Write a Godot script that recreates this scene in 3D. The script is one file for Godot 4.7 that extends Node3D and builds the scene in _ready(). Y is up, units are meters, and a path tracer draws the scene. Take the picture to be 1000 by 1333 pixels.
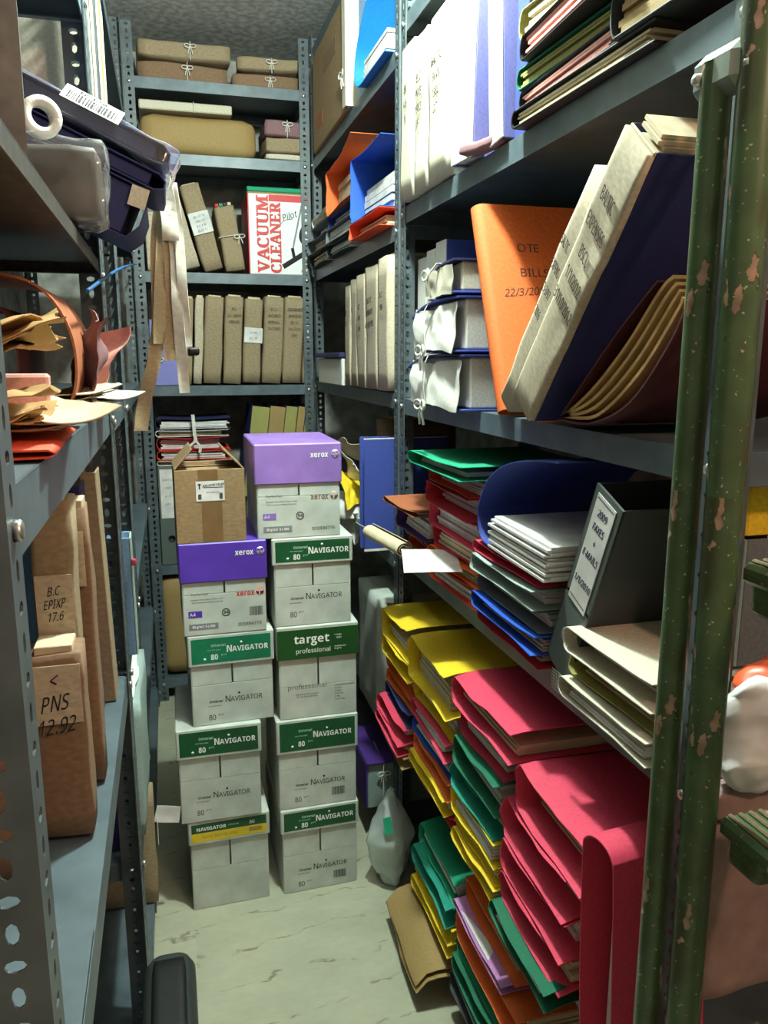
extends Node3D
# ---------------------------------------------------------------- helpers
var used := {}
var M := {}
var cache := {}
var rng := RandomNumberGenerator.new()
var unit_bolt: Mesh

func numbered(n: String) -> String:
	if not used.has(n):
		used[n] = 0
		return n
	used[n] += 1
	return "%s_%03d" % [n, used[n]]

func thing(called: String, label: String, category: String, at := Vector3.ZERO, rot := Vector3.ZERO, group := "") -> Node3D:
	var o := Node3D.new()
	o.name = numbered(called)
	add_child(o)
	o.position = at
	o.rotation = rot
	o.set_meta("label", label)
	o.set_meta("category", category)
	if group != "":
		o.set_meta("group", group)
	return o

func part(parent: Node, called: String, mesh: Mesh, mat: Material, at := Vector3.ZERO, rot := Vector3.ZERO) -> MeshInstance3D:
	var m := MeshInstance3D.new()
	m.name = called
	m.mesh = mesh
	m.material_override = mat
	m.position = at
	m.rotation = rot
	m.cast_shadow = GeometryInstance3D.SHADOW_CASTING_SETTING_ON
	parent.add_child(m, true)
	return m

func struct(called: String, mesh: Mesh, mat: Material, at := Vector3.ZERO) -> MeshInstance3D:
	var m := part(self, called, mesh, mat, at)
	m.set_meta("kind", "structure")
	return m

func st_new() -> SurfaceTool:
	var st := SurfaceTool.new()
	st.begin(Mesh.PRIMITIVE_TRIANGLES)
	return st

func fin(st: SurfaceTool) -> ArrayMesh:
	st.generate_normals()
	return st.commit()

func quad(st: SurfaceTool, a: Vector3, b: Vector3, c: Vector3, d: Vector3, g := -1) -> void:
	st.set_smooth_group(g)
	for v in [a, b, c, a, c, d]:
		st.add_vertex(v)

func tri(st: SurfaceTool, a: Vector3, b: Vector3, c: Vector3, g := -1) -> void:
	st.set_smooth_group(g)
	st.add_vertex(a); st.add_vertex(b); st.add_vertex(c)

# a chamfered box centred on c
func add_cbox(st: SurfaceTool, c: Vector3, s: Vector3, bev := 0.0) -> void:
	var h := s * 0.5
	if bev <= 0.0:
		for ax in 3:
			for sg in [-1.0, 1.0]:
				var n := Vector3.ZERO; n[ax] = sg
				var u := Vector3.ZERO; u[(ax + 1) % 3] = 1.0
				var v := n.cross(u)
				var o := c + n * h
				quad(st, o - u * h - v * h, o - u * h + v * h, o + u * h + v * h, o + u * h - v * h)
		return
	var b := minf(bev, minf(h.x, minf(h.y, h.z)) * 0.9)
	var i := h - Vector3.ONE * b
	for ax in 3:
		for sg in [-1.0, 1.0]:
			var n := Vector3.ZERO; n[ax] = sg
			var u := Vector3.ZERO; u[(ax + 1) % 3] = 1.0
			var v := n.cross(u)
			var o := c + n * h
			quad(st, o - u * i - v * i, o - u * i + v * i, o + u * i + v * i, o + u * i - v * i)
	for ax in 3:
		for s1 in [-1.0, 1.0]:
			for s2 in [-1.0, 1.0]:
				var a1 := (ax + 1) % 3; var a2 := (ax + 2) % 3
				var p := [Vector3.ZERO, Vector3.ZERO, Vector3.ZERO, Vector3.ZERO]
				p[0][ax] = -i[ax]; p[0][a1] = s1 * h[a1]; p[0][a2] = s2 * i[a2]
				p[1][ax] = -i[ax]; p[1][a1] = s1 * i[a1]; p[1][a2] = s2 * h[a2]
				p[2][ax] = i[ax]; p[2][a1] = s1 * i[a1]; p[2][a2] = s2 * h[a2]
				p[3][ax] = i[ax]; p[3][a1] = s1 * h[a1]; p[3][a2] = s2 * i[a2]
				if s1 * s2 > 0:
					quad(st, c + p[0], c + p[1], c + p[2], c + p[3])
				else:
					quad(st, c + p[3], c + p[2], c + p[1], c + p[0])
	for sx in [-1.0, 1.0]:
		for sy in [-1.0, 1.0]:
			for sz in [-1.0, 1.0]:
				var a := c + Vector3(sx * h.x, sy * i.y, sz * i.z)
				var d := c + Vector3(sx * i.x, sy * h.y, sz * i.z)
				var e := c + Vector3(sx * i.x, sy * i.y, sz * h.z)
				if sx * sy * sz > 0: tri(st, a, e, d)
				else: tri(st, a, d, e)

func cbox(s: Vector3, bev := 0.0) -> ArrayMesh:
	var key := "b%s_%.4f" % [str(s), bev]
	if cache.has(key): return cache[key]
	var st := st_new()
	add_cbox(st, Vector3.ZERO, s, bev)
	cache[key] = fin(st)
	return cache[key]

# a sheet with thickness: profile in xy, swept from z = -w to z = 0
func add_sheet(st: SurfaceTool, p: Array, th: float, w: float, z1 := 0.0) -> void:
	var n := p.size()
	var a := []; var b := []
	for i in n:
		var t: Vector2 = (p[mini(i + 1, n - 1)] - p[maxi(i - 1, 0)]).normalized()
		var nn := Vector2(-t.y, t.x) * th * 0.5
		a.append(p[i] + nn); b.append(p[i] - nn)
	var z0 := z1 - w
	for i in n - 1:
		var a0 := Vector3(a[i].x, a[i].y, z0); var a1 := Vector3(a[i + 1].x, a[i + 1].y, z0)
		var b0 := Vector3(b[i].x, b[i].y, z0); var b1 := Vector3(b[i + 1].x, b[i + 1].y, z0)
		var dz := Vector3(0, 0, w)
		quad(st, a0, a1, a1 + dz, a0 + dz, 1)
		quad(st, b0, b0 + dz, b1 + dz, b1, 2)
		quad(st, a0, b0, b1, a1)
		quad(st, a0 + dz, a1 + dz, b1 + dz, b0 + dz)
	for k in [0, n - 1]:
		var a0 := Vector3(a[k].x, a[k].y, z0); var b0 := Vector3(b[k].x, b[k].y, z0)
		var dz := Vector3(0, 0, w)
		quad(st, a0, b0, b0 + dz, a0 + dz)

func sheet(p: Array, th: float, w: float) -> ArrayMesh:
	var st := st_new()
	add_sheet(st, p, th, w)
	return fin(st)

# a smooth curve through control points
func spline(c: Array, per := 6) -> Array:
	var out := []
	var n := c.size()
	for i in n - 1:
		var p0 = c[maxi(i - 1, 0)]; var p1 = c[i]; var p2 = c[i + 1]; var p3 = c[mini(i + 2, n - 1)]
		for k in per:
			var t := float(k) / per
			out.append(p1.cubic_interpolate(p2, p0, p3, t))
	out.append(c[n - 1])
	return out

func add_tube(st: SurfaceTool, pts: Array, r: float, seg := 8) -> void:
	var rings := []
	var n := pts.size()
	for i in n:
		var t: Vector3 = (pts[mini(i + 1, n - 1)] - pts[maxi(i - 1, 0)]).normalized()
		var u := t.cross(Vector3(0.31, 0.2, 0.93))
		if u.length() < 0.05: u = t.cross(Vector3.UP)
		u = u.normalized()
		var v := t.cross(u)
		var ring := []
		for k in seg:
			var an := TAU * k / seg
			ring.append(pts[i] + (u * cos(an) + v * sin(an)) * r)
		rings.append(ring)
	for i in n - 1:
		for k in seg:
			var k2 := (k + 1) % seg
			quad(st, rings[i][k], rings[i + 1][k], rings[i + 1][k2], rings[i][k2], 1)
	for k in seg:
		var k2 := (k + 1) % seg
		tri(st, pts[0], rings[0][k], rings[0][k2])
		tri(st, pts[n - 1], rings[n - 1][k2], rings[n - 1][k])

func tube(pts: Array, r: float, seg := 8) -> ArrayMesh:
	var st := st_new()
	add_tube(st, pts, r, seg)
	return fin(st)

# a straight-ish round pipe with its own texture coordinates (metres * 2), for worn paint
func pipe(pts: Array, r: float, seg := 20) -> ArrayMesh:
	var st := st_new()
	var len := 0.0
	for i in pts.size() - 1:
		var a: Vector3 = pts[i]; var b: Vector3 = pts[i + 1]
		var l := a.distance_to(b)
		for k in seg:
			var a0 := TAU * k / seg; var a1 := TAU * (k + 1) / seg
			var e0 := Vector3(cos(a0), 0, sin(a0)) * r; var e1 := Vector3(cos(a1), 0, sin(a1)) * r
			st.set_smooth_group(1)
			for c in [[a + e0, a0, len], [b + e0, a0, len + l], [b + e1, a1, len + l], [a + e0, a0, len], [b + e1, a1, len + l], [a + e1, a1, len]]:
				st.set_uv(Vector2(c[1] * r, c[2]) * 2.2)
				st.add_vertex(c[0])
		len += l
	for q in [pts[0], pts[pts.size() - 1]]:
		for k in seg:
			var a0 := TAU * k / seg; var a1 := TAU * (k + 1) / seg
			st.set_uv(Vector2.ZERO)
			tri(st, q, q + Vector3(cos(a0), 0, sin(a0)) * r, q + Vector3(cos(a1), 0, sin(a1)) * r)
	return fin(st)

# a flat ribbon with thickness along 3D points, its width along the given direction
func ribbon(pts: Array, wdir: Vector3, w: float, th: float) -> ArrayMesh:
	var st := st_new()
	var n := pts.size()
	var R := []
	for i in n:
		var t: Vector3 = (pts[mini(i + 1, n - 1)] - pts[maxi(i - 1, 0)]).normalized()
		var wd := wdir.rotated(t, 0.35 * sin(i * 0.9))
		var nn := t.cross(wd).normalized() * th * 0.5
		var ww := wd * w * 0.5
		R.append([pts[i] - ww + nn, pts[i] + ww + nn, pts[i] + ww - nn, pts[i] - ww - nn])
	for i in n - 1:
		for k in 4:
			var k2 := (k + 1) % 4
			quad(st, R[i][k], R[i][k2], R[i + 1][k2], R[i + 1][k], k + 1)
	quad(st, R[0][0], R[0][3], R[0][2], R[0][1])
	quad(st, R[n - 1][0], R[n - 1][1], R[n - 1][2], R[n - 1][3])
	return fin(st)

var nz := FastNoiseLite.new()
func wob(p: Vector3, f: float, s: float) -> Vector3:
	var q := p * f + Vector3(s * 7.3, s * 3.1, s * 1.7)
	return Vector3(nz.get_noise_3dv(q), nz.get_noise_3dv(q + Vector3(31, 5, 9)), nz.get_noise_3dv(q + Vector3(3, 47, 21)))

# a box of soft paper: subdivided, edges rounded, surface gently uneven
func softbox(s: Vector3, amp: float, sd: float, f := 900.0, n := 8, rad := 0.006) -> ArrayMesh:
	var st := st_new()
	var h := s * 0.5
	var inn := h - Vector3.ONE * rad
	inn = Vector3(maxf(inn.x, 0.0005), maxf(inn.y, 0.0005), maxf(inn.z, 0.0005))
	for ax in 3:
		for sg in [-1.0, 1.0]:
			var nn := Vector3.ZERO; nn[ax] = sg
			var u := Vector3.ZERO; u[(ax + 1) % 3] = 1.0
			var v := nn.cross(u)
			var g := []
			for i in n + 1:
				var row := []
				for j in n + 1:
					var p := (nn + u * (2.0 * i / n - 1.0) + v * (2.0 * j / n - 1.0)) * h
					var q := p.clamp(-inn, inn)
					var d := p - q
					if d.length() > 0.00001: p = q + d.normalized() * minf(rad, d.length())
					row.append(p + wob(p, f / 10.0, sd) * amp + wob(p, f / 35.0, sd + 4.0) * amp)
				g.append(row)
			for i in n:
				for j in n:
					quad(st, g[i][j], g[i][j + 1], g[i + 1][j + 1], g[i + 1][j], 1)
	return fin(st)

# a crumpled sheet lying in xz with thickness
func crumple(w: float, d: float, amp: float, sd: float, n := 10, curl := 0.0) -> ArrayMesh:
	var st := st_new()
	var g := []
	for i in n + 1:
		var row := []
		for j in n + 1:
			var p := Vector3(w * (float(i) / n - 0.5), 0, d * (float(j) / n - 0.5))
			var q := wob(p, 60.0, sd) * amp
			q.y += wob(p, 160.0, sd + 2.0).y * amp * 0.4 + curl * pow(2.0 * p.x / w, 2.0)
			row.append(p + q)
		g.append(row)
	var dn := Vector3(0, -0.0012, 0)
	for i in n:
		for j in n:
			quad(st, g[i][j], g[i + 1][j], g[i + 1][j + 1], g[i][j + 1], 1)
			quad(st, g[i][j] + dn, g[i][j + 1] + dn, g[i + 1][j + 1] + dn, g[i + 1][j] + dn, 2)
	for i in n:
		quad(st, g[i][0], g[i][0] + dn, g[i + 1][0] + dn, g[i + 1][0])
		quad(st, g[i][n], g[i + 1][n], g[i + 1][n] + dn, g[i][n] + dn)
		quad(st, g[0][i], g[0][i + 1], g[0][i + 1] + dn, g[0][i] + dn)
		quad(st, g[n][i], g[n][i] + dn, g[n][i + 1] + dn, g[n][i + 1])
	return fin(st)

# a bag: an ellipsoid with pinched top and creased skin
func bag(s: Vector3, amp: float, sd: float, n := 28, pinch := 0.5) -> ArrayMesh:
	var st := st_new()
	var g := []
	for i in n + 1:
		var row := []
		var th := PI * i / n
		for j in n:
			var ph := TAU * j / n
			var y := cos(th)
			var r := pow(sin(th), 0.7)
			if y > 0: r *= lerpf(1.0, pinch, y)
			var p := Vector3(r * cos(ph) * s.x, (y * 0.5 + 0.5) * s.y, r * sin(ph) * s.z)
			if i > 0 and i < n: p += wob(p, 70.0, sd) * amp + wob(p, 220.0, sd + 3.0) * amp * 0.5
			p.y = maxf(p.y, 0.0)
			row.append(p)
		g.append(row)
	for i in n:
		for j in n:
			var j2 := (j + 1) % n
			quad(st, g[i][j], g[i][j2], g[i + 1][j2], g[i + 1][j], 1)
	return fin(st)

func lathe(prof: Array, seg := 20) -> ArrayMesh:
	var st := st_new()
	for i in prof.size() - 1:
		for k in seg:
			var a := TAU * k / seg; var b := TAU * (k + 1) / seg
			var p0 := Vector3(prof[i].x * cos(a), prof[i].y, prof[i].x * sin(a))
			var p1 := Vector3(prof[i].x * cos(b), prof[i].y, prof[i].x * sin(b))
			var p2 := Vector3(prof[i + 1].x * cos(b), prof[i + 1].y, prof[i + 1].x * sin(b))
			var p3 := Vector3(prof[i + 1].x * cos(a), prof[i + 1].y, prof[i + 1].x * sin(a))
			quad(st, p0, p1, p2, p3, 0)
	return fin(st)

# many loose leaves as one block (length on x, thickness on y, depth on -z)
func paper_block(L: float, h: float, d: float, sd: int, n := 6) -> ArrayMesh:
	var st := st_new()
	var r := RandomNumberGenerator.new()
	r.seed = sd
	var y := 0.0
	for i in n:
		var t := h / n
		var dx := r.randf_range(-0.006, 0.006); var dz := r.randf_range(-0.007, 0.004)
		add_cbox(st, Vector3(L * 0.5 + dx, y + t * 0.5, -d * 0.5 + dz), Vector3(L * r.randf_range(0.95, 1.0), t * 0.86, d), 0.0)
		y += t
	return fin(st)

var fonts := {}
func font(fam: String, bold := false) -> SystemFont:
	var k := fam + str(bold)
	if not fonts.has(k):
		var f := SystemFont.new()
		f.font_names = PackedStringArray([fam])
		f.font_weight = 700 if bold else 400
		fonts[k] = f
	return fonts[k]

# lettering: cap height h, facing +z of its parent before rot
func text(parent: Node, s: String, h: float, mat: Material, at: Vector3, rot := Vector3.ZERO, fam := "Droid Sans", bold := false, squeeze := 1.0, slant := 0.0, left := false) -> MeshInstance3D:
	var t := TextMesh.new()
	t.text = s
	t.font = font(fam, bold)
	t.font_size = 24
	t.pixel_size = h / 17.3
	t.depth = 0.0005
	t.curve_step = 3.0
	t.horizontal_alignment = HORIZONTAL_ALIGNMENT_LEFT if left else HORIZONTAL_ALIGNMENT_CENTER
	var m := part(parent, "lettering", t, mat)
	var b := Basis.from_euler(rot)
	var sh := Basis(Vector3(squeeze, slant * 0.35, 0), Vector3(slant, 1, 0), Vector3(0, 0, 1))
	m.transform = Transform3D(b * sh, at)
	return m

# lettering stretched to a given width, starting at its left edge
func fit(parent: Node, s: String, h: float, w: float, mat: Material, at: Vector3, rot := Vector3.ZERO, fam := "Droid Sans", bold := false) -> MeshInstance3D:
	var m := text(parent, s, h, mat, at, rot, fam, bold, 1.0, 0.0, true)
	var bb: AABB = m.mesh.get_aabb()
	var k := w / maxf(bb.size.x, 0.0001)
	var b := Basis.from_euler(rot)
	m.transform = Transform3D(b * Basis.from_scale(Vector3(k, 1, 1)), at - b * Vector3(bb.position.x * k, bb.position.y + bb.size.y * 0.5 if false else 0.0, 0))
	return m

# ---------------------------------------------------------------- materials
func noise_tex(f: float, lo: float, hi: float, oct := 4, size := 256, sd := 1, aniso := 1.0) -> ImageTexture:
	var n := FastNoiseLite.new()
	n.seed = sd
	n.frequency = f
	n.fractal_octaves = oct
	var im := Image.create(size, size, false, Image.FORMAT_RGB8)
	var k := float(size)
	for y in size:
		for x in size:
			# blended so that the tile repeats without a seam
			var fx := x / k; var fy := y / k
			var v := 0.0
			var a := n.get_noise_2d(x * aniso, y); var b := n.get_noise_2d((x - k) * aniso, y)
			v = lerpf(a, b, smoothstep(0.75, 1.0, fx))
			if fy > 0.75:
				var c := lerpf(n.get_noise_2d(x * aniso, y - k), n.get_noise_2d((x - k) * aniso, y - k), smoothstep(0.75, 1.0, fx))
				v = lerpf(v, c, smoothstep(0.75, 1.0, fy))
			var g := clampf(lerpf(lo, hi, v * 0.9 + 0.5), 0, 1)
			im.set_pixel(x, y, Color(g, g, g))
	im.generate_mipmaps()
	return ImageTexture.create_from_image(im)

func mat(key: String, c: Color, rough := 0.8, tex: Texture2D = null, scale := 4.0, metallic := 0.0) -> StandardMaterial3D:
	if M.has(key): return M[key]
	var m := StandardMaterial3D.new()
	m.albedo_color = c
	m.roughness = rough
	m.metallic = metallic
	m.cull_mode = BaseMaterial3D.CULL_DISABLED
	if tex:
		m.albedo_texture = tex
		m.uv1_triplanar = true
		m.uv1_scale = Vector3.ONE * scale
	M[key] = m
	return m

var T_card: Texture2D
var T_kraft: Texture2D
var T_metal: Texture2D
var T_soft: Texture2D

func floor_tex() -> ImageTexture:
	var n := FastNoiseLite.new(); n.seed = 5; n.frequency = 0.006; n.fractal_octaves = 5
	var n2 := FastNoiseLite.new(); n2.seed = 9; n2.frequency = 0.03; n2.fractal_octaves = 3
	var S := 768
	var im := Image.create(S, S, false, Image.FORMAT_RGB8)
	for y in S:
		for x in S:
			var w := n.get_noise_2d(x * 0.6, y * 2.0) * 0.5 + n2.get_noise_2d(x * 0.5, y) * 0.09
			var v := fposmod(y / 96.0 + x * 0.0012 + w * 0.7, 1.0)
			var d := minf(v, 1.0 - v)
			var vein := smoothstep(0.035, 0.0, d) * clampf(0.3 + n2.get_noise_2d(x * 0.6 + 300, y * 0.4) * 1.6, 0.0, 1.0)
			var cl := n.get_noise_2d(x * 0.8 + 900, y * 1.6) * 0.06 + n2.get_noise_2d(x, y * 2.0 + 70) * 0.025
			var c := Color(0.66, 0.66, 0.575) * (1.0 + cl)
			c = c.lerp(Color(0.40, 0.37, 0.29), vein * 0.75)
			im.set_pixel(x, y, c)
	im.generate_mipmaps()
	return ImageTexture.create_from_image(im)

# old green enamel with chips down to pinkish primer and grime
func paint_tex() -> ImageTexture:
	var n := FastNoiseLite.new(); n.seed = 21; n.frequency = 0.014; n.fractal_octaves = 4
	var n2 := FastNoiseLite.new(); n2.seed = 33; n2.frequency = 0.05; n2.fractal_octaves = 2
	var S := 512
	var im := Image.create(S, S, false, Image.FORMAT_RGB8)
	for y in S:
		for x in S:
			var a := n.get_noise_2d(x * 1.5, y * 0.5)
			var b := n2.get_noise_2d(x * 0.8, y * 0.5)
			var c := Color(0.285, 0.375, 0.25) * (1.0 + 0.16 * n.get_noise_2d(x + 500, y))
			var chip := a * 0.85 + b * 0.28
			c = c.lerp(Color(0.27, 0.28, 0.19), smoothstep(0.05, 0.4, n.get_noise_2d(x * 0.7, y * 0.3 + 800)) * 0.75)
			if chip > 0.42: c = Color(0.66, 0.55, 0.47) * (0.9 + 0.3 * b)
			elif chip > 0.395: c = Color(0.24, 0.26, 0.18)
			if n2.get_noise_2d(x * 2.2 + 90, y * 2.2) > 0.66: c = Color(0.74, 0.70, 0.62)
			im.set_pixel(x, y, c)
	im.generate_mipmaps()
	return ImageTexture.create_from_image(im)

func make_materials() -> void:
	T_card = noise_tex(0.05, 0.90, 1.0, 5, 256, 3)
	T_kraft = noise_tex(0.09, 0.86, 1.0, 4, 256, 8, 0.5)
	T_metal = noise_tex(0.012, 0.80, 1.0, 5, 256, 12)
	T_soft = noise_tex(0.008, 0.86, 1.0, 4, 256, 17)
	var cols := {
		"crimson": Color(0.86, 0.25, 0.37), "red": Color(0.80, 0.18, 0.24), "vermilion": Color(0.90, 0.31, 0.16),
		"orange": Color(0.93, 0.44, 0.19), "yellow": Color(0.95, 0.81, 0.15), "green": Color(0.07, 0.60, 0.44),
		"dark green": Color(0.04, 0.42, 0.30), "teal": Color(0.09, 0.58, 0.50), "blue": Color(0.09, 0.32, 0.74),
		"navy": Color(0.15, 0.17, 0.38), "royal blue": Color(0.21, 0.28, 0.60), "lilac": Color(0.76, 0.52, 0.76),
		"tan": Color(0.64, 0.53, 0.33), "brown": Color(0.66, 0.38, 0.24), "grey": Color(0.42, 0.45, 0.47),
		"pale grey-green": Color(0.62, 0.70, 0.68), "cream": Color(0.82, 0.79, 0.71), "white": Color(0.90, 0.89, 0.86),
		"olive": Color(0.62, 0.60, 0.34), "purple": Color(0.30, 0.17, 0.52), "pink": Color(0.88, 0.62, 0.58),
		"maroon": Color(0.30, 0.07, 0.11), "charcoal": Color(0.20, 0.22, 0.23), "sky blue": Color(0.52, 0.68, 0.84),
		"cyan": Color(0.05, 0.48, 0.78), "mauve": Color(0.52, 0.38, 0.40), "lavender": Color(0.50, 0.50, 0.76)}
	for k in cols:
		mat(k, cols[k], 0.72, T_card, 9.0)
	mat("kraft", Color(0.62, 0.545, 0.43), 0.85, T_kraft, 5.0)
	mat("pale kraft", Color(0.77, 0.715, 0.62), 0.85, T_kraft, 5.0)
	mat("dark kraft", Color(0.54, 0.425, 0.325), 0.85, T_kraft, 5.0)
	mat("carton", Color(0.60, 0.49, 0.35), 0.8, T_kraft, 4.0)
	mat("tape", Color(0.51, 0.39, 0.25), 0.35, T_soft, 4.0)
	mat("paper", Color(0.90, 0.89, 0.88), 0.85, T_soft, 6.0)
	mat("old paper", Color(0.84, 0.78, 0.66), 0.88, T_soft, 6.0)
	mat("tan leaf", Color(0.76, 0.60, 0.38), 0.85, T_soft, 6.0)
	mat("shelf steel", Color(0.375, 0.435, 0.465), 0.42, T_metal, 3.0, 0.1)
	mat("post steel", Color(0.36, 0.405, 0.425), 0.42, T_metal, 3.0, 0.1)
	mat("stained steel", Color(0.28, 0.255, 0.225), 0.55, noise_tex(0.03, 0.55, 1.0, 4, 256, 57), 6.0)
	mat("dusky wrap", Color(0.25, 0.215, 0.18), 0.6, T_metal, 8.0)
	mat("stained card", Color(0.50, 0.50, 0.49), 0.85, noise_tex(0.02, 0.72, 1.0, 4, 256, 59), 5.0)
	mat("zinc", Color(0.82, 0.82, 0.80), 0.28, null, 1.0, 0.9)
	mat("plate zinc", Color(0.62, 0.66, 0.62), 0.4, T_metal, 6.0, 0.6)
	mat("box white", Color(0.79, 0.82, 0.79), 0.7, T_soft, 4.0)
	mat("print green", Color(0.03, 0.33, 0.18), 0.5, T_soft, 4.0)
	mat("print olive green", Color(0.08, 0.31, 0.10), 0.5, T_soft, 4.0)
	mat("print bright green", Color(0.02, 0.48, 0.34), 0.5, T_soft, 4.0)
	mat("print yellow", Color(0.92, 0.80, 0.16), 0.5, T_soft, 4.0)
	mat("print violet", Color(0.36, 0.22, 0.72), 0.45, T_soft, 4.0)
	mat("print lilac", Color(0.60, 0.46, 0.78), 0.45, T_soft, 4.0)
	mat("print grey", Color(0.50, 0.51, 0.53), 0.6)
	mat("print red", Color(0.80, 0.10, 0.12), 0.5)
	mat("ink", Color(0.10, 0.10, 0.12), 0.8)
	mat("pen ink", Color(0.27, 0.20, 0.17), 0.8)
	mat("faint ink", Color(0.42, 0.41, 0.40), 0.8)
	mat("blue ink", Color(0.14, 0.22, 0.36), 0.8)
	mat("print white", Color(0.93, 0.93, 0.93), 0.6)
	mat("print mint", Color(0.62, 0.80, 0.68), 0.6)
	mat("cotton", Color(0.88, 0.87, 0.83), 0.9, T_soft, 20.0)
	mat("tape cotton", Color(0.80, 0.74, 0.60), 0.75, T_kraft, 8.0)
	mat("strap tan", Color(0.74, 0.65, 0.51), 0.75, T_kraft, 8.0)
	mat("black plastic", Color(0.055, 0.06, 0.065), 0.5)
	mat("grey plastic", Color(0.20, 0.225, 0.22), 0.5, T_soft, 8.0)
	mat("blue cord", Color(0.06, 0.30, 0.50), 0.5)
	mat("binder cloth", Color(0.225, 0.24, 0.245), 0.6, T_card, 16.0)
	mat("binder grey", Color(0.36, 0.40, 0.38), 0.55, T_card, 12.0)
	mat("plaster", Color(0.72, 0.72, 0.69), 0.95, noise_tex(0.03, 0.72, 1.0, 5, 256, 41), 1.2)
	mat("ceiling plaster", Color(0.84, 0.85, 0.84), 0.95, noise_tex(0.06, 0.74, 1.0, 4, 256, 44), 1.6)
	mat("wood", Color(0.44, 0.38, 0.27), 0.8, T_kraft, 6.0)
	mat("pale wood", Color(0.80, 0.66, 0.44), 0.8, T_kraft, 6.0)
	mat("rag", Color(0.60, 0.50, 0.47), 0.95, T_soft, 10.0)
	mat("bag plastic", Color(0.90, 0.90, 0.90), 0.35, T_soft, 6.0)
	mat("bag orange", Color(0.90, 0.38, 0.22), 0.4)
	var pt := paint_tex()
	mat("enamel", Color(1, 1, 1), 0.30, pt, 2.0)
	mat("pipe enamel", Color(1, 1, 1), 0.30).albedo_texture = pt
	var f := mat("floor stone", Color(1, 1, 1), 0.5)
	f.albedo_texture = floor_tex()
	f.uv1_triplanar = true
	f.uv1_world_triplanar = true
	f.uv1_scale = Vector3.ONE * 1.05
	var film := mat("film", Color(0.95, 0.96, 0.97, 0.06), 0.08)
	film.transparency = BaseMaterial3D.TRANSPARENCY_ALPHA
	var thin := mat("thin bag", Color(0.86, 0.90, 0.89, 0.55), 0.22)
	thin.transparency = BaseMaterial3D.TRANSPARENCY_ALPHA
	var glow := mat("tube glow", Color(1, 1, 1), 0.4)
	glow.emission_enabled = true
	glow.emission = Color(0.95, 1.0, 0.93)
	glow.emission_energy_multiplier = 3.0
	var glow2 := mat("bulb glow", Color(1, 1, 1), 0.4)
	glow2.emission_enabled = true
	glow2.emission = Color(1.0, 0.80, 0.66)
	glow2.emission_energy_multiplier = 3.0

# ---------------------------------------------------------------- shelving
# slotted angle: corner at the origin, flanges along +x and -z, holes punched through
func slotted_angle(H: float) -> ArrayMesh:
	var key := "angle%.3f" % H
	if cache.has(key): return cache[key]
	var st := st_new()
	var fl := 0.040; var th := 0.002; var pitch := 0.025
	var n := int(H / pitch)
	for f in 2:
		var U := Vector3(1, 0, 0) if f == 0 else Vector3(0, 0, -1)
		var N := Vector3(0, 0, -1) if f == 0 else Vector3(1, 0, 0)
		for i in n:
			var y0 := i * pitch; var y1 := (i + 1) * pitch
			if i == n - 1: y1 = H
			var cy := (i + 0.5) * pitch
			var rw := 0.0045 if i % 2 == 0 else 0.0072
			var rh := 0.0085 if i % 2 == 0 else 0.0048
			var cu := 0.021
			var out := [Vector2(0, y0), Vector2(cu, y0), Vector2(fl, y0), Vector2(fl, cy), Vector2(fl, y1), Vector2(cu, y1), Vector2(0, y1), Vector2(0, cy)]
			var inn := []
			for k in 8:
				var an := -PI * 0.75 + TAU * k / 8.0
				inn.append(Vector2(cu + cos(an) * rw * 1.05, cy + sin(an) * rh * 1.05))
			for k in 8:
				var k2 := (k + 1) % 8
				var a: Vector3 = U * out[k].x + Vector3.UP * out[k].y
				var b: Vector3 = U * out[k2].x + Vector3.UP * out[k2].y
				var c: Vector3 = U * inn[k2].x + Vector3.UP * inn[k2].y
				var d: Vector3 = U * inn[k].x + Vector3.UP * inn[k].y
				quad(st, a, b, c, d)
				quad(st, a + N * th, d + N * th, c + N * th, b + N * th)
				quad(st, d, c, c + N * th, d + N * th)
		var e := U * fl
		quad(st, e, e + Vector3.UP * H, e + N * th + Vector3.UP * H, e + N * th)
		quad(st, Vector3.UP * H, Vector3.UP * H + e, Vector3.UP * H + e + N * th, Vector3.UP * H + N * th)
	cache[key] = fin(st)
	return cache[key]

# a folded steel shelf: plate with lips turned down, top of plate at y = 0
func shelf_mesh(w: float, d: float, lip := 0.042) -> ArrayMesh:
	var key := "shelf%.3f_%.3f_%.3f" % [w, d, lip]
	if cache.has(key): return cache[key]
	var st := st_new()
	add_cbox(st, Vector3(0, -0.0015, 0), Vector3(w, 0.003, d), 0.0012)
	for s in [-1.0, 1.0]:
		add_cbox(st, Vector3(0, -lip * 0.5, s * (d * 0.5 - 0.001)), Vector3(w, lip, 0.002), 0.0008)
		add_cbox(st, Vector3(s * (w * 0.5 - 0.001), -lip * 0.5, 0), Vector3(0.002, lip, d - 0.004), 0.0)
		add_cbox(st, Vector3(0, -lip + 0.001, s * (d * 0.5 - 0.007)), Vector3(w - 0.006, 0.002, 0.012), 0.0)
	cache[key] = fin(st)
	return cache[key]

func bolt_mesh() -> ArrayMesh:
	if cache.has("bolt"): return cache["bolt"]
	cache["bolt"] = lathe([Vector2(0, 0.006), Vector2(0.0065, 0.0055), Vector2(0.0075, 0.004), Vector2(0.0075, 0.0), Vector2(0.0, 0.0)], 6)
	return cache["bolt"]

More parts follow.
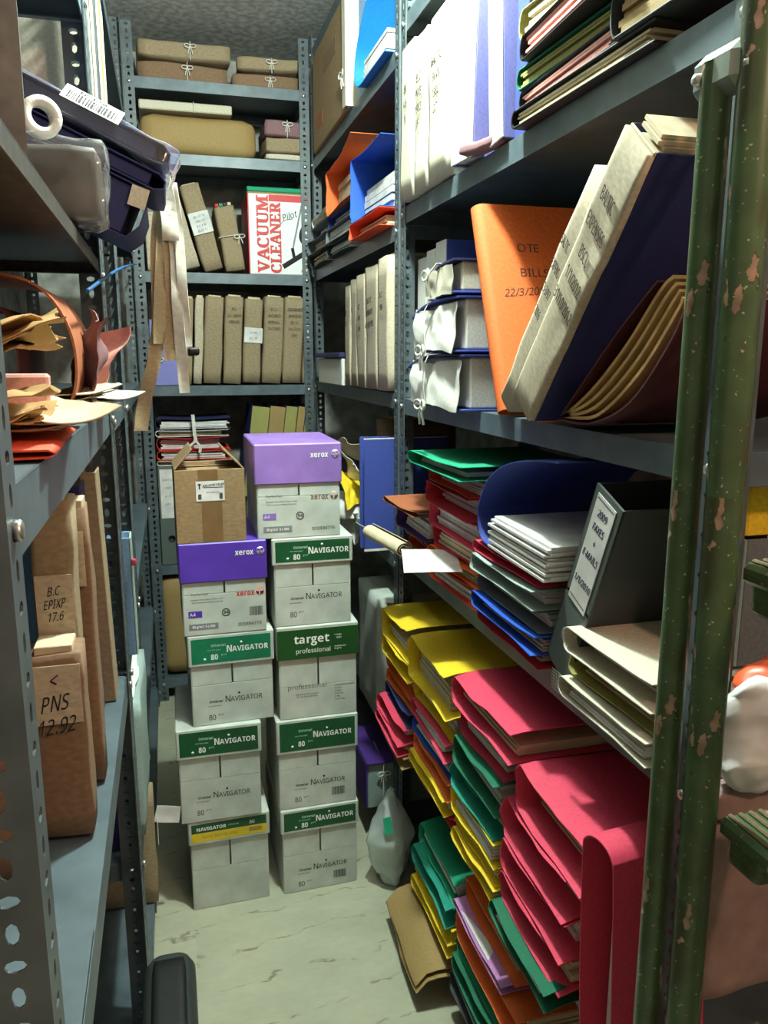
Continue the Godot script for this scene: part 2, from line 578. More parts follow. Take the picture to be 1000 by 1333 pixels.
# a unit between x0..x1, z0..z1 (z0 far, z1 near); face = side turned to the aisle: "w" (-x), "e" (+x), "s" (+z)
func shelving(label: String, x0: float, x1: float, z0: float, z1: float, H: float, levels: Array, face: String, mid_post := false, lip := 0.042) -> Node3D:
	var o := thing("shelving_unit", label, "shelving", Vector3((x0 + x1) * 0.5, 0, (z0 + z1) * 0.5))
	var hx := (x1 - x0) * 0.5; var hz := (z1 - z0) * 0.5
	var am := slotted_angle(H)
	part(o, "post", am, M["post steel"], Vector3(-hx, 0, hz), Vector3(0, 0, 0))
	part(o, "post", am, M["post steel"], Vector3(-hx, 0, -hz), Vector3(0, -PI / 2, 0))
	part(o, "post", am, M["post steel"], Vector3(hx, 0, hz), Vector3(0, PI / 2, 0))
	part(o, "post", am, M["post steel"], Vector3(hx, 0, -hz), Vector3(0, PI, 0))
	if mid_post:
		part(o, "post", am, M["post steel"], Vector3(hx, 0, 0.1), Vector3(0, PI / 2, 0))
	for y in levels:
		var s := part(o, "shelf", shelf_mesh(2 * hx - 0.006, 2 * hz - 0.006, lip), M["shelf steel"], Vector3(0, y, 0))
		for q in [[-1, -1], [-1, 1], [1, -1], [1, 1]]:
			var fx: float = q[0]; var fz: float = q[1]
			if face == "w" and fx < 0 or face == "e" and fx > 0:
				part(s, "bolt", bolt_mesh(), M["zinc"], Vector3(fx * hx, -lip * 0.5, fz * (hz - 0.021)), Vector3(0, 0, -fx * PI / 2))
			if fz > 0:
				part(s, "bolt", bolt_mesh(), M["zinc"], Vector3(fx * (hx - 0.021), -lip * 0.5, fz * hz), Vector3(PI / 2, 0, 0))
	return o

# ---------------------------------------------------------------- folders and files
var pile_seed := 1.0
# the bent card of a folder: like a sheet, but soft, its open side drooping past the shelf edge
func folder_card(p: Array, th: float, depth: float, droop: float, wave: float, sd: float) -> ArrayMesh:
	var st := st_new()
	var zs := [-depth, -depth * 0.5, -0.055, -0.028, 0.0]
	var n := p.size()
	var A := []; var B := []
	for zi in zs.size():
		var z: float = zs[zi]
		var ra := []; var rb := []
		var f := clampf((z + 0.055) / 0.055, 0.0, 1.0)
		for i in n:
			var t: Vector2 = (p[mini(i + 1, n - 1)] - p[maxi(i - 1, 0)]).normalized()
			var nn := Vector2(-t.y, t.x) * th * 0.5
			var q: Vector2 = p[i]
			var w := nz.get_noise_2d(q.x * 50.0 + pile_seed * 13.0, pile_seed * 5.0)
			var dy := -droop * f * f + wave * w * f
			var dz := 0.006 * f * nz.get_noise_2d(q.x * 40.0 + sd * 31.0, q.y * 260.0)
			ra.append(Vector3(q.x + nn.x, q.y + nn.y + dy, z + dz))
			rb.append(Vector3(q.x - nn.x, q.y - nn.y + dy, z + dz))
		A.append(ra); B.append(rb)
	var m := zs.size()
	for k in m - 1:
		for i in n - 1:
			quad(st, A[k][i], A[k][i + 1], A[k + 1][i + 1], A[k + 1][i], 1)
			quad(st, B[k][i], B[k + 1][i], B[k + 1][i + 1], B[k][i + 1], 2)
		for i in [0, n - 1]:
			quad(st, A[k][i], B[k][i], B[k + 1][i], A[k + 1][i])
	for i in n - 1:
		quad(st, A[0][i], B[0][i], B[0][i + 1], A[0][i + 1])
		quad(st, A[m - 1][i], A[m - 1][i + 1], B[m - 1][i + 1], B[m - 1][i])
	return fin(st)

# A card folder lying flat. Local frame: length along +x from the fold at x = 0, open side at z = 0, depth along -z.
func folder(col: String, label: String, group: String, at: Vector3, yaw: float, L: float, h: float, depth: float, tilt := 0.0, paper := 0.6, lift := 0.0, sag := 0.004, pmat := "paper", lower := 1.0, droop := 0.0) -> Node3D:
	var o := thing("card_folder", label, "folder", at, Vector3(0, yaw, tilt), group)
	var rx := minf(h * 0.5, 0.016)
	var p := []
	p.append(Vector2(L * lower, 0.001))
	p.append(Vector2(L * lower * 0.66, 0.001 + sag * 0.3))
	p.append(Vector2(L * 0.33, 0.001))
	for k in 9:
		var an := -PI / 2 - PI * k / 8.0
		p.append(Vector2(rx + cos(an) * rx, h * 0.5 + sin(an) * (h * 0.5 - 0.001)))
	for k in range(1, 9):
		var t := k / 8.0
		p.append(Vector2(rx + (L - rx) * t, h - 0.001 - sag * sin(PI * t) + lift * t * t))
	part(o, "cover", folder_card(p, 0.0016, depth, droop, 0.010 if droop > 0.0 else 0.0, float(absi(hash(label)) % 97)), M[col])
	if paper > 0.0:
		var ph := maxf(h * paper - 0.004, 0.002)
		rng.seed = hash(label + str(at))
		var st_l := L * rng.randf_range(0.88, 0.97)
		part(o, "papers", paper_block(st_l - rx, ph, depth - 0.065, int(rng.seed % 9999), 5 if ph > 0.012 else 2), M[pmat], Vector3(rx + 0.002, 0.003, -0.022 + rng.randf_range(-0.022, 0.016)))
	return o

const ORD := ["topmost", "second from top", "third from top", "fourth from top", "fifth from top", "sixth from top", "seventh from top", "eighth from top", "ninth from top", "tenth from top"]
# a pile of folders, listed bottom to top: [colour, height, paper share, front shift, lift]
func pile(items: Array, at: Vector3, yaw: float, L: float, depth: float, where: String, group: String, droop := 0.0) -> float:
	var y := at.y
	var n := items.size()
	pile_seed = absf(at.z) * 7.0
	for i in n:
		var it: Array = items[i]
		rng.seed = 100 + i * 17 + int(absf(at.z) * 1000.0)
		var col: String = it[0]
		var h: float = it[1]
		var dx: float = it[3] if it.size() > 3 else 0.0
		var lift: float = it[4] if it.size() > 4 else 0.0
		var l2: float = it[5] if it.size() > 5 else L * rng.randf_range(0.95, 1.0)
		var zs: float = it[6] if it.size() > 6 else 0.0
		var pm: String = "old paper" if rng.randf() < 0.3 else "paper"
		var j := Vector3(dx + rng.randf_range(-0.008, 0.008), 0, rng.randf_range(-0.005, 0.005) + zs)
		folder(col, "%s card folder, %s of the pile %s" % [col, ORD[n - 1 - i], where], group, Vector3(at.x, y, at.z) + j,
			yaw + rng.randf_range(-0.03, 0.03), l2, h, depth, 0.0, it[2], lift, 0.003 + rng.randf() * 0.004, pm, 1.0, droop)
		y += h + 0.0016
	return y

# A file standing on its edge. Local frame: thickness +x, height +y, spine in the plane z = 0, depth along -z.
func standing_file(called: String, label: String, group: String, at: Vector3, yaw: float, t: float, H: float, d: float, cover: String, spine: String, lean := 0.0, paper := "paper") -> Node3D:
	var o := thing(called, label, "file", at + Vector3(0, 0.001 + t * sin(maxf(-lean, 0.0)), 0), Vector3(0, yaw, lean), group)
	part(o, "cover", cbox(Vector3(0.003, H, d), 0.001), M[cover], Vector3(0.0015, H * 0.5, -d * 0.5 - 0.003))
	part(o, "cover", cbox(Vector3(0.003, H, d), 0.001), M[cover], Vector3(t - 0.0015, H * 0.5, -d * 0.5 - 0.003))
	part(o, "spine", cbox(Vector3(t, H, 0.004), 0.0015), M[spine], Vector3(t * 0.5, H * 0.5, -0.001))
	part(o, "papers", cbox(Vector3(t - 0.010, H - 0.022, d - 0.012), 0.0015), M[paper], Vector3(t * 0.5, H * 0.5 - 0.006, -d * 0.5 - 0.006))
	return o

# A soft kraft sleeve standing on its edge, same frame.
func kraft_file(label: String, group: String, at: Vector3, yaw: float, t: float, H: float, d: float, m: String, lean := 0.0, sd := 1.0) -> Node3D:
	var o := thing("kraft_file", label, "file", at + Vector3(0, 0.004 + t * sin(maxf(-lean, 0.0)), 0), Vector3(0, yaw, lean), group)
	part(o, "sleeve", softbox(Vector3(t, H, d), 0.0035, sd, 700.0, 7, 0.004), M[m], Vector3(t * 0.5, H * 0.5, -d * 0.5))
	part(o, "papers", cbox(Vector3(t * 0.7, 0.012, d * 0.8), 0.001), M["old paper"], Vector3(t * 0.5, H + 0.002, -d * 0.5))
	return o

func label_card(parent: Node, w: float, h: float, at: Vector3, m := "paper", rot := Vector3.ZERO) -> MeshInstance3D:
	return part(parent, "label_sheet", cbox(Vector3(w, h, 0.0012), 0.0), M[m], at, rot)

func scribble(parent: Node, lines: Array, h: float, gap: float, at: Vector3, m := "ink", rot := Vector3.ZERO, squeeze := 0.85, slant := 0.15) -> void:
	var b := Basis.from_euler(rot)
	for i in lines.size():
		text(parent, lines[i], h, M[m], at + b * Vector3(0, -gap * i, 0), rot, "Droid Sans", false, squeeze, slant)

func bow(parent: Node, at: Vector3, s: float, m := "cotton", rot := Vector3.ZERO) -> void:
	var st := st_new()
	for sg in [-1.0, 1.0]:
		var pts := []
		for k in 9:
			var a := TAU * k / 8.0
			pts.append(Vector3(sg * s * (0.5 - 0.5 * cos(a)), s * 0.32 * sin(a), s * 0.2 * sin(a * 0.5)))
		add_tube(st, pts, s * 0.085, 6)
		add_tube(st, [Vector3.ZERO, Vector3(sg * s * 0.25, -s * 0.6, s * 0.1), Vector3(sg * s * 0.4, -s * 1.3, 0)], s * 0.085, 6)
	part(parent, "tie", fin(st), M[m], at, rot)

# ---------------------------------------------------------------- cartons of paper
# Local frame: base centre at the origin, printed end at +z.
func ream_carton(kind: String, label: String, x0: float, x1: float, y: float, h: float, lid_h: float, zf: float, yaw := 0.0) -> Node3D:
	var w := x1 - x0; var d := 0.305
	var o := thing("paper_carton", label, "box", Vector3((x0 + x1) * 0.5, y, zf - d * 0.5), Vector3(0, yaw, 0), "cartons of copy paper in two stacks")
	var bw := w - 0.010
	var bh := h - 0.004
	var bs := st_new()
	for s in [-1.0, 1.0]:
		add_cbox(bs, Vector3(s * (bw * 0.5 - 0.002), bh * 0.5, -0.0005), Vector3(0.004, bh, d - 0.012), 0.001)
	add_cbox(bs, Vector3(0, bh * 0.5, -d * 0.5 + 0.008), Vector3(bw - 0.008, bh, 0.004), 0.0)
	add_cbox(bs, Vector3(0, 0.002, -0.001), Vector3(bw - 0.008, 0.004, d - 0.014), 0.0)
	part(o, "body", fin(bs), M["box white"])
	part(o, "paper_reams", cbox(Vector3(bw - 0.02, bh - 0.03, d - 0.06), 0.002), M["paper"], Vector3(0, bh * 0.5 - 0.008, -0.012))
	# end boards: two upper flaps with an open slit between them and the lower flap, proud of the body
	var zb := d * 0.5 - 0.0065
	var low := bh * 0.45
	var top := h - lid_h + 0.01
	if kind == "target": low = bh * 0.35
	part(o, "end_flap", cbox(Vector3(bw - 0.004, low, 0.003), 0.0008), M["box white"], Vector3(0, low * 0.5 + 0.001, zb))
	for s in [-1.0, 1.0]:
		part(o, "end_flap", cbox(Vector3(bw * 0.5 - 0.0048, top - low - 0.002, 0.003), 0.0008), M["box white"], Vector3(s * (bw * 0.25 - 0.0004), low + 0.002 + (top - low - 0.002) * 0.5, zb))
	var lm := "box white"
	if kind == "violet": lm = "print violet"
	if kind == "lilac": lm = "print lilac"
	var lid := part(o, "lid", cbox(Vector3(w, lid_h, d), 0.003), M[lm], Vector3(0, h - lid_h * 0.5, 0))
	var zl := d * 0.5 + 0.0004
	var zt := zb + 0.0016
	if kind.begins_with("nav"):
		var g := "print green"
		var pw := w - 0.018; var ph := lid_h - 0.018
		if kind == "nav_yellow":
			part(lid, "printed_panel", cbox(Vector3(pw, ph * 0.5, 0.0008), 0.0), M[g], Vector3(0, ph * 0.25, zl - 0.0002))
			part(lid, "printed_panel", cbox(Vector3(pw, ph * 0.5, 0.0008), 0.0), M["print yellow"], Vector3(0, -ph * 0.25, zl - 0.0002))
			text(lid, "NAVIGATOR", 0.010, M["print white"], Vector3(-w * 0.22, ph * 0.22, zl + 0.0004), Vector3.ZERO, "Droid Sans", true)
			text(lid, "80", 0.010, M["print white"], Vector3(w * 0.28, ph * 0.22, zl + 0.0004), Vector3.ZERO)
			text(lid, "Universal", 0.005, M["print mint"], Vector3(w * 0.05, ph * 0.25, zl + 0.0004))
			text(lid, "SOHO BRAND 80%", 0.008, M["olive"], Vector3(-w * 0.12, -ph * 0.25, zl + 0.0004))
			part(lid, "printed_panel", cbox(Vector3(0.035, 0.012, 0.0008), 0.0), M["tan"], Vector3(w * 0.32, -ph * 0.22, zl))
			part(lid, "edge_tape", cbox(Vector3(0.004, 0.05, 0.06), 0.0), M["print yellow"], Vector3(w * 0.5 - 0.001, 0.004, 0.05))
		else:
			if kind == "nav_bright": g = "print bright green"
			part(lid, "printed_panel", cbox(Vector3(pw, ph, 0.0008), 0.0), M[g], Vector3(0, 0, zl - 0.0002))
			fit(lid, "N", 0.0185, 0.0135, M["print white"], Vector3(-w * 0.055, ph * 0.02, zl + 0.0004), Vector3.ZERO, "Droid Sans", true)
			fit(lid, "AVIGATOR", 0.0145, 0.094, M["print white"], Vector3(-w * 0.055 + 0.0142, ph * 0.02 - 0.0016, zl + 0.0004), Vector3.ZERO, "Droid Sans", true)
			part(lid, "printed_dot", lathe([Vector2(0, 0.0006), Vector2(0.0032, 0.0006), Vector2(0.0032, 0)], 12), M["print white"], Vector3(w * 0.115, ph * 0.02 + 0.0150, zl - 0.0001), Vector3(PI / 2, 0, 0))
			text(lid, "Universal", 0.0075, M["print mint"], Vector3(-w * 0.15, ph * 0.2, zl + 0.0004), Vector3.ZERO, "Droid Sans", true, 0.8)
			text(lid, "new wide paper", 0.0035, M["print mint"], Vector3(-w * 0.2, ph * 0.02, zl + 0.0004))
			text(lid, "80", 0.015, M["print white"], Vector3(-w * 0.2, -ph * 0.27, zl + 0.0004), Vector3.ZERO, "Droid Sans", true, 0.85)
			text(lid, "g/m2", 0.0045, M["print mint"], Vector3(-w * 0.09, -ph * 0.2, zl + 0.0004))
			part(lid, "printed_dot", lathe([Vector2(0, 0.0006), Vector2(0.0035, 0.0006), Vector2(0.0035, 0)], 12), M["print white"], Vector3(-w * 0.31, -ph * 0.34, zl - 0.0001), Vector3(PI / 2, 0, 0))
			# print on the end below
			var cy := low * 0.62
			if kind == "nav_high": cy = low * 0.75
			fit(o, "N", 0.0175, 0.0125, M["ink"], Vector3(-w * 0.09, cy, zt))
			fit(o, "AVIGATOR", 0.0135, 0.084, M["ink"], Vector3(-w * 0.09 + 0.0132, cy - 0.0016, zt))
			part(o, "printed_dot", lathe([Vector2(0, 0.0006), Vector2(0.003, 0.0006), Vector2(0.003, 0)], 12), M["ink"], Vector3(w * 0.072, cy + 0.0140, zt - 0.0004), Vector3(PI / 2, 0, 0))
			text(o, "Universal", 0.007, M["ink"], Vector3(-w * 0.2, cy - 0.004, zt), Vector3.ZERO, "Droid Sans", true, 0.8)
			text(o, "new wide paper", 0.0035, M["faint ink"], Vector3(-w * 0.22, cy - 0.016, zt))
			text(o, "80", 0.015, M["ink"], Vector3(-w * 0.25, cy - 0.048, zt), Vector3.ZERO, "Droid Sans", false, 0.85)
			text(o, "g/m2", 0.0045, M["faint ink"], Vector3(-w * 0.15, cy - 0.042, zt))
			if kind == "nav_code": barcode(o, Vector3(w * 0.25, cy - 0.036, zt), 0.036, 0.024)
	elif kind == "target":
		part(lid, "printed_panel", cbox(Vector3(w - 0.002, lid_h - 0.012, 0.0008), 0.0), M["print olive green"], Vector3(0, -0.004, zl - 0.0002))
		text(lid, "target", 0.0235, M["print white"], Vector3(-w * 0.08, lid_h * 0.1, zl + 0.0004), Vector3.ZERO, "Droid Sans", true)
		text(lid, "professional", 0.0125, M["print white"], Vector3(-w * 0.06, -lid_h * 0.25, zl + 0.0004))
		text(lid, "+ copy\n   laser", 0.005, M["print white"], Vector3(w * 0.2, lid_h * 0.12, zl + 0.0004), Vector3.ZERO, "Droid Sans", false, 1.0, 0.0, true)
		text(lid, "multifunction\n80 g/m2", 0.0038, M["print white"], Vector3(w * 0.2, -lid_h * 0.22, zl + 0.0004), Vector3.ZERO, "Droid Sans", false, 1.0, 0.0, true)
		text(o, "professional", 0.014, M["faint ink"], Vector3(-w * 0.14, low * 1.0, zt), Vector3.ZERO)
		text(o, "high performance paper\nfor all office machines", 0.0042, M["faint ink"], Vector3(-w * 0.14, low * 0.72, zt))
		text(o, "+ excellent quality\no copy\no laser\no ink jet\no fax\no archive", 0.005, M["faint ink"], Vector3(w * 0.2, low * 0.72, zt), Vector3.ZERO, "Droid Sans", false, 1.0, 0.0, true)
	else:
		fit(lid, "xerox", 0.0150, 0.047, M["print white"], Vector3(w * 0.135, lid_h * 0.22, zl + 0.0002), Vector3.ZERO, "Droid Sans", true)
		emblem(lid, Vector3(w * 0.425, lid_h * 0.23, zl), 0.0105, "print white", lm)
		var dark := kind == "violet"
		fit(o, "xerox", 0.0150, 0.047, M["print red"] if dark else M["dark kraft"], Vector3(w * 0.135, bh * 0.44, zt + 0.0002), Vector3.ZERO, "Droid Sans", true)
		emblem(o, Vector3(w * 0.41, bh * 0.45, zt), 0.0105, "print red" if dark else "pink", "box white")
		text(o, "Performer", 0.007, M["faint ink"], Vector3(-w * 0.28, bh * 0.46, zt))
		text(o, "Everyday office paper / Papier / Papel", 0.0035, M["faint ink"], Vector3(-w * 0.2, bh * 0.40, zt))
		text(o, "Multi purpose printing and copying", 0.0035, M["faint ink"], Vector3(-w * 0.2, bh * 0.37, zt))
		part(o, "printed_panel", cbox(Vector3(0.034, 0.017, 0.0008), 0.0), M["print violet"] if dark else M["print lilac"], Vector3(-w * 0.34, bh * 0.24, zt))
		text(o, "A4", 0.009, M["print white"], Vector3(-w * 0.37, bh * 0.24, zt + 0.0005))
		part(o, "printed_panel", cbox(Vector3(0.074, 0.016, 0.0008), 0.0), M["print grey"], Vector3(-w * 0.25, bh * 0.10, zt))
		text(o, "80 g/m2  5 x 500", 0.0065, M["print white"], Vector3(-w * 0.25, bh * 0.10, zt + 0.0005), Vector3.ZERO, "Droid Sans", true, 0.85)
		text(o, "94", 0.009, M["ink"], Vector3(w * 0.01, bh * 0.24, zt), Vector3.ZERO, "Droid Sans", true)
		part(o, "printed_ring", lathe([Vector2(0.0085, 0), Vector2(0.0085, 0.0006), Vector2(0.0105, 0.0006), Vector2(0.0105, 0)], 18), M["ink"], Vector3(w * 0.01, bh * 0.24, zt), Vector3(PI / 2, 0, 0))
		text(o, "003R94776", 0.0085, M["ink"], Vector3(w * 0.28, bh * 0.09, zt), Vector3.ZERO, "Droid Sans", false, 1.05)
		if dark: barcode(o, Vector3(w * 0.36, bh * 0.23, zt), 0.034, 0.024)
	return o

func emblem(parent: Node, at: Vector3, r: float, m1: String, m2: String) -> void:
	part(parent, "printed_ball", lathe([Vector2(0, 0.0007), Vector2(r, 0.0007), Vector2(r, 0)], 20), M[m1], at, Vector3(PI / 2, 0, 0))
	var st := st_new()
	for a in [0.7, 2.6, 4.5]:
		add_cbox(st, Vector3(cos(a), sin(a), 0) * r * 0.55, Vector3(r * 0.9 * absf(cos(a)) + r * 0.12, r * 0.9 * absf(sin(a)) + r * 0.12, 0.0004), 0.0)
	part(parent, "printed_ball", fin(st), M[m2], at + Vector3(0, 0, 0.0007))

func barcode(parent: Node, at: Vector3, w: float, h: float, m := "ink") -> void:
	var st := st_new()
	var r := RandomNumberGenerator.new(); r.seed = 77
	var x := -w * 0.5
	while x < w * 0.5:
		var t: float = w * [0.018, 0.03, 0.045][r.randi() % 3]
		add_cbox(st, Vector3(x + t * 0.5, 0, 0), Vector3(t, h, 0.0006), 0.0)
		x += t + w * [0.02, 0.035][r.randi() % 2]
	part(parent, "bar_code", fin(st), M[m], at)

# ---------------------------------------------------------------- the scene
func _ready() -> void:
	# camera
	var cam := Camera3D.new()
	cam.name = "camera"
	add_child(cam)
	cam.position = Vector3(0, 1.5, 0)
	cam.rotation_degrees = Vector3(-11.148, -15.330, 0)
	cam.fov = 66.32
	cam.near = 0.02
	cam.current = true
	# air and exposure
	var we := WorldEnvironment.new()
	we.name = "environment"
	var env := Environment.new()
	env.background_mode = Environment.BG_COLOR
	env.background_color = Color(0.02, 0.02, 0.02)
	env.ambient_light_source = Environment.AMBIENT_SOURCE_DISABLED
	env.tonemap_mode = Environment.TONE_MAPPER_LINEAR
	env.tonemap_exposure = 1.0
	env.sdfgi_enabled = true
	env.ssao_enabled = true
	env.ssil_enabled = true
	we.environment = env
	add_child(we)
	# bare lamp hanging over the aisle
	var al := OmniLight3D.new()
	al.name = "aisle_light"
	add_child(al)
	al.position = Vector3(0.39, 2.58, -1.42)
	al.light_color = Color(0.93, 1.0, 0.95)
	al.light_energy = 4.2
	al.light_size = 0.045
	al.omni_range = 9.0
	al.shadow_enabled = true
	# warm lamp of the doorway end, behind the camera
	var ol := OmniLight3D.new()
	ol.name = "bulb_light"
	add_child(ol)
	ol.position = Vector3(0.85, 2.30, 0.40)
	ol.light_color = Color(1.0, 0.80, 0.68)
	ol.light_energy = 1.0
	ol.light_size = 0.06
	ol.omni_range = 8.0
	ol.shadow_enabled = true

	nz.seed = 4
	nz.frequency = 0.1
	nz.fractal_octaves = 2
	make_materials()
	build_room()
	build_shelving()
	build_cartons()
	build_right_upper()
	build_right_lower()
	build_right_far()
	build_back()
	build_left()
	build_ladder()

func build_room() -> void:
	struct("floor", cbox(Vector3(1.9, 0.1, 5.9)), M["floor stone"], Vector3(0.27, -0.05, -1.2))
	struct("ceiling", cbox(Vector3(1.9, 0.1, 5.9)), M["ceiling plaster"], Vector3(0.27, 2.85, -1.2))
	struct("wall_left", cbox(Vector3(0.1, 2.8, 5.9)), M["plaster"], Vector3(-0.60, 1.4, -1.2))
	struct("wall_right", cbox(Vector3(0.1, 2.8, 5.9)), M["plaster"], Vector3(1.14, 1.4, -1.2))
	struct("wall_back", cbox(Vector3(1.9, 2.8, 0.1)), M["plaster"], Vector3(0.27, 1.4, -3.92))
	struct("wall_front", cbox(Vector3(1.9, 2.8, 0.1)), M["plaster"], Vector3(0.27, 1.4, 1.70))
	# bulb over the aisle
	hanging_bulb("bare white bulb hanging over the middle of the aisle", Vector3(0.39, 2.8, -1.42), 0.22, "tube glow")
	# bulb behind the camera
	hanging_bulb("bare warm bulb hanging from the ceiling near the doorway", Vector3(0.85, 2.8, 0.40), 0.50, "bulb glow")

func hanging_bulb(label: String, at: Vector3, drop: float, glow: String) -> void:
	var b := thing("bulb_lamp", label, "lamp", at)
	part(b, "ceiling_rose", lathe([Vector2(0, -0.022), Vector2(0.03, -0.02), Vector2(0.04, 0.0)], 18), M["box white"])
	part(b, "cord", tube([Vector3(0, -0.01, 0), Vector3(0, -drop + 0.13, 0)], 0.003, 6), M["black plastic"])
	part(b, "socket", lathe([Vector2(0, -drop + 0.14), Vector2(0.014, -drop + 0.135), Vector2(0.018, -drop + 0.07), Vector2(0, -drop + 0.068)], 14), M["black plastic"])
	part(b, "bulb", lathe([Vector2(0.0, -drop + 0.068), Vector2(0.012, -drop + 0.067), Vector2(0.018, -drop + 0.05), Vector2(0.030, -drop + 0.02), Vector2(0.032, -drop - 0.005), Vector2(0.024, -drop - 0.03), Vector2(0, -drop - 0.04)], 18), M[glow])

func build_shelving() -> void:
	shelving("grey slotted-angle shelving unit full of coloured folders behind green ladder", 0.62, 1.03, -2.096, -0.77, 2.75, [0.08, 0.455, 0.965, 1.39, 1.885, 2.34], "w", true)
	shelving("grey slotted-angle shelving unit with orange folders behind the white cartons", 0.62, 1.03, -3.385, -2.112, 2.75, [0.10, 0.40, 0.93, 1.40, 1.855, 2.29, 2.7], "w")
	shelving("grey steel shelving unit against the back wall holding kraft files", -0.10, 0.616, -3.80, -3.40, 2.75, [0.10, 0.62, 1.385, 1.84, 2.29, 2.56], "s")
	var lu := shelving("dark slotted-angle shelving unit with wide empty plate and kraft envelopes", -0.50, -0.10, -1.535, -0.52, 2.75, [0.075, 0.90, 1.415, 1.665, 2.1, 2.5], "e", false, 0.050)
	for c in lu.get_children():
		if absf(c.position.y - 1.665) < 0.001:
			c.material_override = M["stained steel"]
			c.mesh = shelf_mesh(0.394, 1.009, 0.020)
	shelving("narrow grey shelving unit with upright boards past the near plate", -0.50, -0.10, -2.04, -1.545, 2.75, [0.075, 0.47, 0.90, 1.40, 1.93, 2.4], "e")
	shelving("bluish grey shelving unit beside the back-wall unit with upright files", -0.50, -0.10, -3.385, -2.05, 2.75, [0.08, 0.45, 0.90, 1.40, 1.93, 2.4], "e")

func build_cartons() -> void:
	var zf := -1.98
	ream_carton("nav_yellow", "white paper carton with green and yellow lid standing on the floor", -0.009, 0.211, 0.0, 0.270, 0.070, zf, 0.02)
	ream_carton("nav", "white green-lidded carton on the one with green and yellow lid", -0.024, 0.199, 0.2705, 0.272, 0.085, zf + 0.01, -0.01)
	ream_carton("nav_bright", "white carton with bright green lid panel under the violet-lidded carton", 0.014, 0.237, 0.543, 0.252, 0.085, zf, 0.02)
	ream_carton("violet", "white paper carton with violet lid under the brown cardboard box", 0.004, 0.226, 0.7955, 0.245, 0.103, zf + 0.005, 0.01)
	ream_carton("nav_code", "white green-lidded paper carton with bar code on the floor", 0.241, 0.465, 0.0, 0.262, 0.072, zf, 0.02)
	ream_carton("nav_code", "white green-lidded bar-coded carton directly under the olive-green-lidded carton", 0.239, 0.467, 0.2625, 0.268, 0.1, zf, 0.0)
	ream_carton("target", "white carton with dark olive-green lid in the right-hand carton stack", 0.247, 0.470, 0.531, 0.266, 0.094, zf, 0.0)
	ream_carton("nav_high", "white carton with dark green lid under the lilac-lidded carton", 0.241, 0.456, 0.7975, 0.241, 0.072, zf, 0.0)
	ream_carton("lilac", "white paper carton with lilac lid on top of its stack", 0.204, 0.430, 1.039, 0.246, 0.104, zf, -0.01)
	# brown cardboard box with open flaps
	var b := thing("cardboard_box", "small brown cardboard box with open flaps on the violet-lidded carton", "box", Vector3(0.090, 1.041, zf - 0.085), Vector3(0, 0.02, 0))
	var w := 0.172; var h := 0.186; var d := 0.17
	var cm: Material = M["carton"]
	part(b, "wall_board", cbox(Vector3(w, h, 0.004), 0.001), cm, Vector3(0, h * 0.5, d * 0.5))
	part(b, "wall_board", cbox(Vector3(w, h, 0.004), 0.001), cm, Vector3(0, h * 0.5, -d * 0.5))
	part(b, "wall_board", cbox(Vector3(0.004, h, d - 0.004), 0.001), cm, Vector3(-w * 0.5 + 0.002, h * 0.5, 0))
	part(b, "wall_board", cbox(Vector3(0.004, h, d - 0.004), 0.001), cm, Vector3(w * 0.5 - 0.002, h * 0.5, 0))
	part(b, "base_board", cbox(Vector3(w, 0.004, d), 0.001), cm, Vector3(0, 0.002, 0))
	part(b, "flap", cbox(Vector3(0.068, 0.004, d), 0.001), cm, Vector3(-w * 0.5 + 0.023, h + 0.026, 0), Vector3(0, 0, 0.85))
	part(b, "flap", cbox(Vector3(0.066, 0.004, d), 0.001), cm, Vector3(w * 0.5 - 0.026, h + 0.024, 0), Vector3(0, 0, -0.80))
	part(b, "flap", cbox(Vector3(w - 0.01, 0.004, 0.066), 0.001), cm, Vector3(0, h - 0.012, d * 0.5 - 0.034), Vector3(0.25, 0, 0))
	part(b, "flap", cbox(Vector3(w - 0.01, 0.004, 0.066), 0.001), cm, Vector3(0, h - 0.012, -d * 0.5 + 0.034), Vector3(-0.25, 0, 0))
	part(b, "packing_tape", cbox(Vector3(0.050, 0.105, 0.0008), 0.0), M["tape"], Vector3(0.003, 0.0535, d * 0.5 + 0.0024))
	part(b, "packing_tape", cbox(Vector3(0.048, 0.036, 0.0008), 0.0), M["tape"], Vector3(-0.004, h - 0.018, d * 0.5 + 0.0024))
	var lb := label_card(b, 0.070, 0.050, Vector3(0.000, 0.132, d * 0.5 + 0.003))
	text(lb, "ARCHIVE FILES", 0.006, M["ink"], Vector3(0.008, 0.015, 0.0008), Vector3.ZERO, "Droid Sans", true, 0.9, 0.2)
	part(lb, "printed_arrow", cbox(Vector3(0.003, 0.014, 0.0006), 0.0), M["ink"], Vector3(-0.026, 0.012, 0.0006))
	part(lb, "printed_arrow", cbox(Vector3(0.007, 0.004, 0.0006), 0.0), M["ink"], Vector3(-0.026, 0.017, 0.0006))
	part(lb, "printed_panel", cbox(Vector3(0.048, 0.0016, 0.0006), 0.0), M["ink"], Vector3(0.008, 0.009, 0.0006))
	text(lb, "No 1240 / 25", 0.004, M["faint ink"], Vector3(0.006, -0.003, 0.0008))
	barcode(lb, Vector3(-0.026, -0.014, 0.0008), 0.008, 0.013)
	barcode(lb, Vector3(0.026, -0.013, 0.0008), 0.008, 0.015)

const RY := -PI / 2   # things on the right-hand shelves: local +x runs toward the doorway, depth runs away from the aisle
const LY := PI / 2    # things on the left-hand shelves

